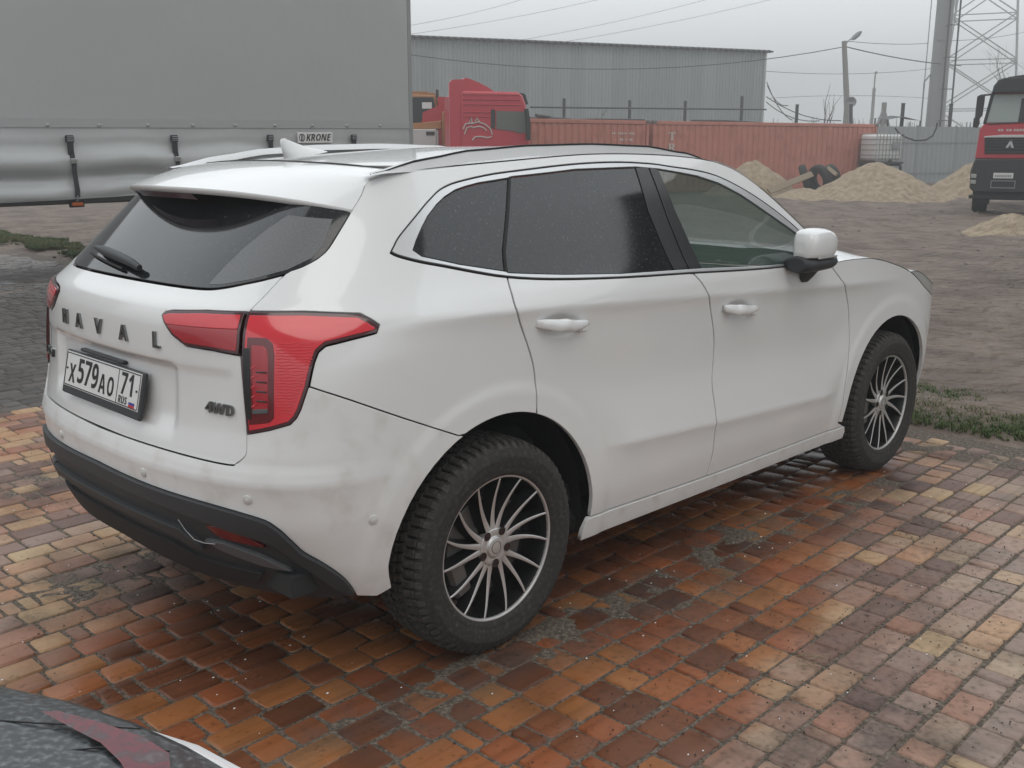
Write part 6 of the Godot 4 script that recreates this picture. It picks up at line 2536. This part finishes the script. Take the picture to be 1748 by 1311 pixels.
func mast() -> void:
	var t := thing("tall_mast", "tall thick grey steel mast with a ladder beside it", "mast")
	var b := ground_at(1588, 68.0)
	t.position = b
	var m := MB.new()
	m.tube([Vector3(0, 0, 0), Vector3(0, 10, 0), Vector3(0.05, 34, 0)], [0.60, 0.52, 0.34], 14)
	part("shaft", m, mat("mast_grey", Color(0.25, 0.255, 0.255), 0.6), t)
	var lad := at(1606, 200, 67.0) - b
	lad.y = 0
	var dx := Vector3(-sin(YAW), 0, cos(YAW))
	for s in [0.0, 0.62]:
		m = MB.new()
		m.tube([lad + dx * s, lad + dx * (s - 0.1) + Vector3(0, 34, 0)], 0.055, 6)
		part("ladder_rail", m, M.dark_post, t)
	var y := 1.2
	while y < 16.0:
		m = MB.new()
		m.tube([Vector3(0, y, 0), lad + Vector3(0, y, 0), lad + dx * 0.62 + Vector3(0, y, 0)], 0.03, 5)
		part("rung", m, M.dark_post, t)
		y += 1.9
	m = MB.new()
	m.tube([dx * -0.9 + Vector3(0, 0, 0), dx * -0.85 + Vector3(0, 30, 0)], 0.03, 5)
	m.tube([dx * -0.9, dx * -0.9 + Vector3(0, 5.5, 0), dx * -0.5 + Vector3(0, 6.0, 0)], 0.05, 5)
	part("feeder_pipe", m, M.galvanised, t)
	# lattice tower
	var lt := thing("lattice_tower", "pale lattice power pylon behind the tall mast", "pylon")
	var c := ground_at(1655, 112.0)
	lt.position = c
	lt.rotation.y = 0.35
	var hw := func(yy: float) -> float: return lerpf(4.1, 1.1, yy / 40.0)
	var steel := mat("pylon_steel", Color(0.33, 0.34, 0.35), 0.6)
	var levels := [0.0, 5.2, 10.0, 14.4, 18.4, 22.0, 25.4, 28.6]
	for sx in [-1, 1]:
		for sz in [-1, 1]:
			m = MB.new()
			var p := []
			for yy in levels:
				var w: float = hw.call(yy)
				p.append(Vector3(sx * w, yy, sz * w))
			m.tube(p, 0.10, 5)
			part("leg", m, steel, lt)
	for i in levels.size() - 1:
		for f in 4:
			var y0: float = levels[i]
			var y1: float = levels[i + 1]
			var w0: float = hw.call(y0)
			var w1: float = hw.call(y1)
			var rot := Basis(Vector3.UP, f * PI / 2)
			for s in [-1.0, 1.0]:
				m = MB.new()
				m.tube([rot * Vector3(-w0 * s, y0, w0), rot * Vector3(w1 * s, y1, w1)], 0.065, 4)
				part("brace", m, steel, lt)
			m = MB.new()
			m.tube([rot * Vector3(-w1, y1, w1), rot * Vector3(w1, y1, w1)], 0.055, 4)
			part("crossbar", m, steel, lt)


# ---------------------------------------------------------------- lorries
func prism(m: MB, px_outline: Array, s: float, ox: float, z0: float, z1: float, ch := 0.0) -> void:
	# outline in photograph pixels, scaled by s about column ox and the horizon row
	var q := PackedVector2Array()
	for p in px_outline:
		q.append(Vector2((p[0] - ox) * s, 1.6036 + (247.5 - p[1]) * s))
	m.extrude(q, z0, z1, Transform3D.IDENTITY, ch)


func lorries() -> void:
	var red := mat("lorry_red", Color(0.46, 0.036, 0.055), 0.35)
	red.clearcoat_enabled = true
	red.clearcoat = 0.5
	var trim := mat("lorry_black", Color(0.028, 0.029, 0.031), 0.55)
	var glass := mat("cab_glass", Color(0.15, 0.16, 0.15), 0.08)
	# ---- red tractor unit seen from its side
	var d := 29.5
	var s := d / FPX
	var fwd := Vector3(cos(YAW), 0, sin(YAW))
	var rgt := Vector3(-sin(YAW), 0, cos(YAW))
	var xdir := (rgt + fwd * 0.22).normalized()
	var t := thing("tractor_unit", "red lorry tractor unit with a roof fairing in front of the red container", "lorry", Vector3(CAM.x, 0, CAM.z) + fwd * d + rgt * (787 - 874.0) * s)
	t.rotation.y = atan2(-xdir.z, xdir.x)
	s *= 1.02
	var m := MB.new()
	prism(m, [[789, 322], [788, 166], [792, 162], [884, 163], [892, 168], [897, 180], [903, 208], [905, 228], [905, 322]], s, 787, -2.3, 0.0, 0.05)
	var cab := part("cab", m, red, t)
	m = MB.new()
	prism(m, [[791, 162.5], [795, 144], [801, 140.5], [808, 142], [824, 148], [838, 155], [848, 161], [848, 162.5]], s, 787, -1.95, -0.35, 0.06)
	part("roof_fairing", m, red, t)
	m = MB.new()
	prism(m, [[772, 300], [771, 150], [776, 145], [794, 144], [794, 162], [789, 166], [789, 300]], s, 787, -0.14, -0.02, 0.02)
	part("side_fairing", m, red, t)
	m = MB.new()
	prism(m, [[783, 300], [783, 168], [788.5, 168], [788.5, 300]], s, 787, -2.2, -0.2)
	part("cab_back", m, red, t)
	m = MB.new()
	prism(m, [[848, 222], [848, 193], [895, 194], [900, 206], [902, 228], [884, 228], [876, 225]], s, 787, 0.0, 0.02, 0.004)
	part("side_window", m, glass, t)
	m = MB.new()
	prism(m, [[839, 221], [839, 191], [846, 191], [846, 221]], s, 787, 0.0, 0.02, 0.004)
	part("side_window", m, trim, t)
	m = MB.new()
	prism(m, [[893, 190], [897, 190], [901, 212], [901, 240], [896, 240], [896, 212]], s, 787, 0.10, 0.34, 0.03)
	part("door_mirror", m, trim, t)
	m = MB.new()
	prism(m, [[889, 164], [898, 166], [903, 182], [899, 182], [895, 172]], s, 787, -2.2, -0.1, 0.02)
	part("sun_visor", m, trim, t)
	m = MB.new()
	prism(m, [[897.5, 183], [899, 183], [905.6, 226], [904, 226]], s, 787, -2.15, -0.12)
	part("windscreen", m, glass, t)
	for y in [168, 176, 184, 196, 203]:
		m = MB.new()
		var x1 := 888.0 if y < 190 else 836.0
		prism(m, [[794, y], [794, y - 1.6], [x1, y - 1.2], [x1, y + 0.4]], s, 787, 0.0, 0.025, 0.008)
		part("panel_rib", m, red, t)
	for x in [806.5]:
		m = MB.new()
		prism(m, [[x, 300], [x, 163], [x + 0.7, 163], [x + 0.7, 300]], s, 787, 0.0, 0.004)
		part("panel_joint", m, red, t)
	# swirling white mane-like strokes on the door
	for q in [[[793, 222], [797, 214], [806, 213]], [[795, 230], [799, 220], [808, 218]], [[806, 214], [818, 211], [830, 215], [838, 222], [841, 231]], [[808, 220], [820, 218], [828, 221], [831, 225]], [[808, 240], [812, 235], [822, 234], [834, 236], [840, 234]], [[803, 212], [806, 204], [808, 214]], [[813, 210], [816, 205], [820, 211]]]:
		m = MB.new()
		var p := []
		for e in q:
			p.append(Vector3((e[0] - 787) * s, 1.6036 + (247.5 - e[1]) * s, 0.012))
		m.tube(p, 0.020, 5)
		part("door_graphic", m, M.faded_white, t)
	m = MB.new()
	m.box(Vector3(-0.6, 0.85, -1.15), Vector3(5.4, 0.25, 0.9), Basis.IDENTITY, 0.03)
	part("chassis", m, trim, t)
	for q in [[1.35, -0.2], [-2.3, -0.2], [1.35, -2.1], [-2.3, -2.1]]:
		m = MB.new()
		m.lathe([Vector2(0.28, -0.15), Vector2(0.45, -0.16), Vector2(0.50, -0.1), Vector2(0.505, 0.0), Vector2(0.50, 0.1), Vector2(0.45, 0.16), Vector2(0.28, 0.15), Vector2(0.0, 0.1)], Transform3D(Basis(Vector3.RIGHT, PI / 2), Vector3(q[0], 0.505, q[1])), 28)
		part("wheel", m, M.rubber_tyre, t)
	# ---- excavator-like machine left of it
	var ex := thing("excavator", "red and orange machine with a dark cab and white box beside the trailer end", "excavator", Vector3(CAM.x, 0, CAM.z) + fwd * 32.5 + rgt * (735 - 874.0) * 32.5 / FPX)
	ex.rotation.y = atan2(-rgt.z, rgt.x)
	s = 32.5 / FPX
	m = MB.new()
	prism(m, [[690, 215], [690, 166], [747, 167], [751, 186], [746, 212]], s, 735, -1.2, 0.05, 0.03)
	var mc := part("cab", m, mat("machine_orange", Color(0.36, 0.17, 0.07), 0.5), ex)
	m = MB.new()
	prism(m, [[693, 212], [693, 170.5], [744.5, 171], [748, 186], [743.5, 210]], s, 735, 0.05, 0.075, 0.005)
	part("cab_window", m, mat("cab_dark", Color(0.03, 0.032, 0.036), 0.15), mc)
	m = MB.new()
	prism(m, [[726, 189], [726, 179], [742, 179], [742, 189]], s, 735, 0.076, 0.09)
	part("paper_sheet", m, M.plate_white, mc)
	m = MB.new()
	prism(m, [[725, 212], [727, 195], [752, 185], [752, 170], [774, 171], [774, 320], [752, 320], [752, 224]], s, 735, -1.4, 0.10, 0.03)
	part("engine_cover", m, mat("machine_red", Color(0.42, 0.035, 0.045), 0.45), ex)
	m = MB.new()
	prism(m, [[690, 222], [690, 214], [730, 211], [758, 208], [758, 222]], s, 735, -1.3, 0.14, 0.02)
	part("platform", m, M.machine_orange, ex)
	m = MB.new()
	prism(m, [[758, 300], [759, 195], [768, 191], [773, 192], [773, 300]], s, 735, 0.10, 0.2, 0.02)
	part("side_beam", m, M.machine_orange, ex)
	m = MB.new()
	prism(m, [[690, 320], [690, 222], [749.5, 222], [749.5, 320]], s, 735, 0.14, 0.35, 0.02)
	part("white_box", m, mat("box_white", Color(0.52, 0.53, 0.52), 0.5), ex)
	m = MB.new()
	prism(m, [[733, 232], [733, 226], [747, 226], [747, 232]], s, 735, 0.35, 0.365)
	part("box_vent", m, trim, ex)
	m = MB.new()
	prism(m, [[748, 172], [748, 158], [752, 158], [752, 172]], s, 735, -0.4, -0.2)
	part("exhaust_stack", m, trim, ex)
	m = MB.new()
	for q in [[695, 163, 745, 165], [700, 161, 735, 163]]:
		prism(m, [[q[0], q[1] + 3], [q[0], q[1]], [q[2], q[1] + 0.5], [q[2], q[1] + 3]], s, 735, -0.9, -0.1)
	part("cab_roof_rack", m, M.machine_orange, ex)
	m = MB.new()
	m.box(Vector3(0, 0.3, -0.8), Vector3(3.0, 0.6, 2.2), Basis.IDENTITY, 0.1)
	part("undercarriage", m, trim, ex)
	visor_truck(red, trim, glass)


func visor_truck(red: Material, trim: Material, glass: Material) -> void:
	# heavy truck facing the camera at the right edge; local z points to the viewer, x to the right
	var d := 24.6
	var fwd := Vector3(cos(YAW), 0, sin(YAW))
	var rgt := Vector3(-sin(YAW), 0, cos(YAW))
	var s := d / FPX
	var t := thing("visor_truck", "red heavy truck with a dark sun visor and black bumper facing the yard", "truck", Vector3(CAM.x, 0, CAM.z) + fwd * d + rgt * (1738 - 874.0) * s)
	t.rotation.y = atan2(-rgt.z, rgt.x) - 0.43
	var X := func(px: float) -> float: return (px - 1745.0) * s * 1.0
	var Y := func(py: float) -> float: return 1.6036 + (247.5 - py) * s
	var band := func(called: String, pts: Array, z0: float, z1: float, mt: Material, parent: Node, ch := 0.02) -> Node3D:
		var q := PackedVector2Array()
		for p in pts:
			q.append(Vector2(X.call(p[0]), Y.call(p[1])))
		var mm := MB.new()
		mm.extrude(q, z0, z1, Transform3D.IDENTITY, ch)
		return part(called, mm, mt, parent)
	# mirrored columns about 1745
	var W := func(px: float) -> float: return 3490.0 - px
	var cab: Node3D = band.call("cab", [[1661, 270], [1664, 222], [1670, 214], [1679, 158], [1683, 146], [1690, 141], [W.call(1690), 141], [W.call(1683), 146], [W.call(1679), 158], [W.call(1670), 214], [W.call(1664), 222], [W.call(1661), 270]], -2.0, 0.0, red, t, 0.04)
	band.call("sun_visor", [[1677, 163], [1679, 152], [1685, 143], [1694, 139.5], [W.call(1694), 139.5], [W.call(1685), 143], [W.call(1679), 152], [W.call(1677), 163]], -0.5, 0.22, trim, cab)
	band.call("roof_cap", [[1690, 143], [1700, 137], [1722, 134], [W.call(1722), 134], [W.call(1700), 137], [W.call(1690), 143]], -1.6, -0.1, trim, cab)
	band.call("windscreen", [[1672, 211], [1681, 165], [W.call(1681), 165], [W.call(1672), 211]], 0.0, 0.03, mat("screen_glass", Color(0.34, 0.40, 0.385), 0.06), cab, 0.01)
	band.call("windscreen_pillar", [[1668, 213], [1676, 163], [1681, 163], [1673, 213]], 0.0, 0.045, trim, cab, 0.01)
	band.call("windscreen_pillar", [[W.call(1673), 213], [W.call(1681), 163], [W.call(1676), 163], [W.call(1668), 213]], 0.0, 0.045, trim, cab, 0.01)
	band.call("seat_back", [[1721, 211], [1723, 172], [1731, 172], [1733, 211]], 0.031, 0.036, M.cab_dark, cab, 0.0)
	band.call("wiper", [[1676, 213.5], [1720, 210], [1720, 211], [1676, 215]], 0.035, 0.06, trim, cab, 0.0)
	band.call("front_panel", [[1661, 270], [1664, 222], [1669, 214], [W.call(1669), 214], [W.call(1664), 222], [W.call(1661), 270]], 0.0, 0.06, red, cab, 0.02)
	for q in [[1692, 4], [1697, 3], [1705, 3], [1709, 4], [1716, 3], [1720, 4], [1725, 3], [1729, 4], [1734, 3]]:
		band.call("bonnet_mark", [[q[0], 225], [q[0], 221.5], [q[0] + q[1], 221.5], [q[0] + q[1], 225]], 0.06, 0.068, M.faded_white, cab, 0.0)
	var gr: Node3D = band.call("grille", [[1675, 262], [1673, 236], [W.call(1673), 236], [W.call(1675), 262]], 0.055, 0.085, trim, t, 0.01)
	band.call("grille_chrome", [[1672, 235.5], [1673, 233], [1700, 230.8], [W.call(1700), 230.8], [W.call(1673), 233], [W.call(1672), 235.5]], 0.055, 0.11, M.satin_light, gr, 0.01)
	for y in [240.5, 245.5, 250.5, 255.5]:
		band.call("grille_bar", [[1677, y + 1.2], [1677, y - 1.0], [W.call(1677), y - 1.0], [W.call(1677), y + 1.2]], 0.085, 0.10, M.gloss_black, gr, 0.0)
	# three-piece peak emblem
	for q in [[[1706, 252], [1712.5, 239.5], [1713.5, 246], [1710, 252]], [[1714, 239], [1719, 252], [1714.5, 252], [1713.2, 245]]]:
		band.call("emblem", q, 0.10, 0.12, M.chrome, gr, 0.0)
	var bp: Node3D = band.call("bumper", [[1657, 318], [1656, 292], [1659, 277], [1662, 270], [W.call(1662), 270], [W.call(1659), 277], [W.call(1656), 292], [W.call(1657), 318], [W.call(1664), 326], [1664, 326]], -0.6, 0.16, trim, t, 0.03)
	band.call("lower_bumper", [[1668, 338], [1664, 324], [W.call(1664), 324], [W.call(1668), 338]], -0.5, 0.10, M.plastic_dark, bp, 0.02)
	band.call("step_plate", [[1657, 336], [1657, 331], [1690, 331], [1694, 336]], -0.3, 0.20, M.plastic_dark, bp, 0.01)
	for y in [295.0, 305.0]:
		band.call("headlamp", [[1657.5, y + 7], [1657.5, y], [1666, y + 0.5], [1666, y + 7]], 0.15, 0.185, M.lamp_clear, bp, 0.01)
		band.call("headlamp", [[W.call(1666), y + 7], [W.call(1666), y], [W.call(1657.5), y + 0.5], [W.call(1657.5), y + 7]], 0.15, 0.185, M.lamp_clear, bp, 0.01)
	band.call("number_plate", [[1692, 302], [1692, 293], [1722.5, 293], [1722.5, 302]], 0.16, 0.175, M.plate_white, bp, 0.0)
	for i in 8:
		band.call("plate_character", [[1695 + i * 3.2, 300], [1695 + i * 3.2, 296.5], [1696.6 + i * 3.2, 296.5], [1696.6 + i * 3.2, 300]], 0.175, 0.178, M.steel, bp, 0.0)
	for q in [[1689, 317, 1690.5, 306], [1725.5, 317, 1727, 306], [1689, 307, 1727, 305.5], [1689, 318.5, 1727, 317]]:
		band.call("tow_frame", [[q[0], q[1]], [q[0], q[3]], [q[2], q[3]], [q[2], q[1]]], 0.16, 0.19, M.galvanised, bp, 0.0)
	for e in [1.0, -1.0]:
		for q in [[[1654.5, 206], [1655, 168], [1660, 165], [1667, 166], [1667, 176], [1666, 199], [1661, 206]], [[1652.5, 218], [1653, 203], [1662, 202], [1663, 212], [1660, 219]]]:
			var pts := []
			for p in q:
				pts.append([p[0] if e > 0 else W.call(p[0]), p[1]])
			band.call("door_mirror", pts, -0.10, 0.06, trim, cab, 0.02)
		var arm := [[1660, 168], [1660, 165], [1682, 163.5], [1682, 166]]
		var ap := []
		for p in arm:
			ap.append([p[0] if e > 0 else W.call(p[0]), p[1]])
		band.call("mirror_arm", ap, -0.04, 0.03, trim, cab, 0.0)
	for x in [-0.98, 0.98]:
		var mm := MB.new()
		mm.lathe([Vector2(0.28, -0.16), Vector2(0.46, -0.17), Vector2(0.50, -0.12), Vector2(0.51, 0.0), Vector2(0.50, 0.12), Vector2(0.46, 0.17), Vector2(0.28, 0.16), Vector2(0.0, 0.1)], Transform3D(Basis(Vector3.BACK, PI / 2), Vector3(x, 0.51, -0.75)), 32)
		part("wheel", mm, M.rubber_tyre, t)
	var ch := MB.new()
	ch.box(Vector3(0, 0.9, -3.2), Vector3(0.9, 0.3, 5.0), Basis.IDENTITY, 0.03)
	part("chassis", ch, trim, t)
	for z in [-4.2, -5.6]:
		for x in [-0.95, 0.95]:
			var mm := MB.new()
			mm.lathe([Vector2(0.28, -0.16), Vector2(0.46, -0.17), Vector2(0.50, -0.12), Vector2(0.51, 0.0), Vector2(0.50, 0.12), Vector2(0.46, 0.17), Vector2(0.28, 0.16), Vector2(0.0, 0.1)], Transform3D(Basis(Vector3.BACK, PI / 2), Vector3(x, 0.51, z)), 24)
			part("wheel", mm, M.rubber_tyre, t)


# ---------------------------------------------------------------- the dark car the photographer stands beside
func foreground_car() -> void:
	var t := thing("dark_car", "dark dusty car corner with a red patch and white sill edge", "car")
	var dirty := mat("dusty_dark", Color(1, 1, 1), 0.30)
	dirty.albedo_texture = speckle(512, 0.035, 77, [[0.0, Color(0.010, 0.012, 0.014)], [0.45, Color(0.022, 0.026, 0.030)], [0.62, Color(0.060, 0.068, 0.072)], [0.8, Color(0.10, 0.112, 0.116)], [1.0, Color(0.20, 0.22, 0.225)]], 7)
	triplanar(dirty, 3.2, false)
	# edge of the bodywork runs from the left frame edge to the lower right
	var edge := []
	for q in [[-260, 1112], [-120, 1134], [0, 1156], [120, 1182], [235, 1219], [322, 1258], [405, 1306], [520, 1376], [640, 1460]]:
		var p := at(q[0], q[1], 1.0)
		var dir := (p - CAM)
		p = CAM + dir * ((0.80 - CAM.y) / dir.y)
		edge.append(p)
	var inn := Vector3(-0.95, 0, 0.30)
	var g := []
	for r in [[0.0, -0.10], [0.0, -0.03], [0.005, -0.012], [0.025, 0.0], [0.07, 0.014], [0.15, 0.028], [0.28, 0.045], [0.45, 0.06], [0.7, 0.07]]:
		var row := []
		for p in edge:
			row.append(p + inn * r[0] + Vector3(0, r[1], 0))
		g.append(row)
	var m := MB.new()
	m.sheet(g, Vector3(0.4, 1, -0.3))
	var body := part("bonnet_corner", m, dirty, t)
	# red patch: a thin mottled red sheet laid over the panel
	m = MB.new()
	var rp := []
	for q in [[[95, 1212], [170, 1232], [245, 1258], [288, 1285], [292, 1320], [294, 1370]], [[86, 1214], [150, 1238], [215, 1268], [252, 1296], [262, 1325], [268, 1370]], [[70, 1214], [118, 1240], [172, 1268], [205, 1300], [222, 1330], [240, 1370]]]:
		var row := []
		for e in q:
			var p := at(e[0], e[1], 1.0)
			var dir := (p - CAM)
			row.append(CAM + dir * ((0.826 - CAM.y) / dir.y))
		rp.append(row)
	m.sheet(rp, Vector3.UP)
	var rl := mat("dusty_red", Color(1, 1, 1), 0.25)
	rl.albedo_texture = speckle(256, 0.03, 79, [[0.0, Color(0.05, 0.010, 0.015)], [0.45, Color(0.13, 0.010, 0.020)], [0.7, Color(0.055, 0.02, 0.025)], [1.0, Color(0.11, 0.09, 0.09)]], 6)
	triplanar(rl, 3.0, false)
	part("red_patch", m, rl, t)
	# white sill below the edge
	m = MB.new()
	var w := []
	for off in [[0.0, -0.020], [-0.020, -0.022], [-0.030, -0.034], [-0.028, -0.09], [0.0, -0.6]]:
		var row := []
		for i in range(4, edge.size()):
			row.append(edge[i] + inn * (off[0] * smoothstep(3.6, 5.5, i)) + Vector3(0, off[1], 0))
		w.append(row)
	m.sheet(w, Vector3(0.8, 0.3, -0.6))
	part("sill_edge", m, M.paint, t)
	m = MB.new()
	var low := []
	for off in [-0.10, -0.3, -0.62]:
		var row := []
		for p in edge:
			row.append(p + inn * 0.03 + Vector3(0, off, 0))
		low.append(row)
	m.sheet(low, Vector3(0.8, 0.0, -0.6))
	part("bumper_side", m, M.plastic_dark, t)
	# hairline panel joints
	for q in [[[0, 1230], [60, 1234], [130, 1237], [240, 1244]], [[110, 1282], [170, 1276], [210, 1278], [290, 1282]]]:
		m = MB.new()
		var p := []
		for e in q:
			var a := at(e[0], e[1], 1.0)
			var dir := (a - CAM)
			p.append(CAM + dir * ((0.824 - CAM.y) / dir.y))
		m.tube(p, 0.0012, 5)
		part("panel_joint", m, M.rubber, t)


# the house across the drive, out of the picture: the SUV's side windows mirror its roof line
func house() -> void:
	var t := thing("house", "two-storey rendered house with a gable roof across the drive from the SUV", "building", Vector3(10.0, 0, 4.3), PI / 2)
	var render := mat("house_render", Color(0.20, 0.18, 0.16), 0.9)
	var tile := mat("roof_tile", Color(0.075, 0.060, 0.052), 0.8)
	var m := MB.new()
	m.extrude(PackedVector2Array([Vector2(-4.0, 0), Vector2(4.0, 0), Vector2(4.0, 4.0), Vector2(0, 7.5), Vector2(-4.0, 4.0)]), 0.0, 9.0, Transform3D.IDENTITY)
	part("wall", m, render, t)
	for s in [-1.0, 1.0]:
		m = MB.new()
		m.box(Vector3(s * 2.18, 5.72, 4.5), Vector3(5.9, 0.14, 9.9), Basis(Vector3.BACK, -s * 0.7188))
		part("roof", m, tile, t)
	for q in [[-2.0, 1.6], [2.0, 1.6], [0.0, 4.6]]:
		m = MB.new()
		m.box(Vector3(q[0], q[1], -0.01), Vector3(1.2, 1.3, 0.06), Basis.IDENTITY, 0.01)
		var w := part("window", m, M.plate_white, t)
		m = MB.new()
		m.box(Vector3(q[0], q[1], -0.045), Vector3(1.04, 1.14, 0.02))
		part("pane", m, M.glass_dark, w)
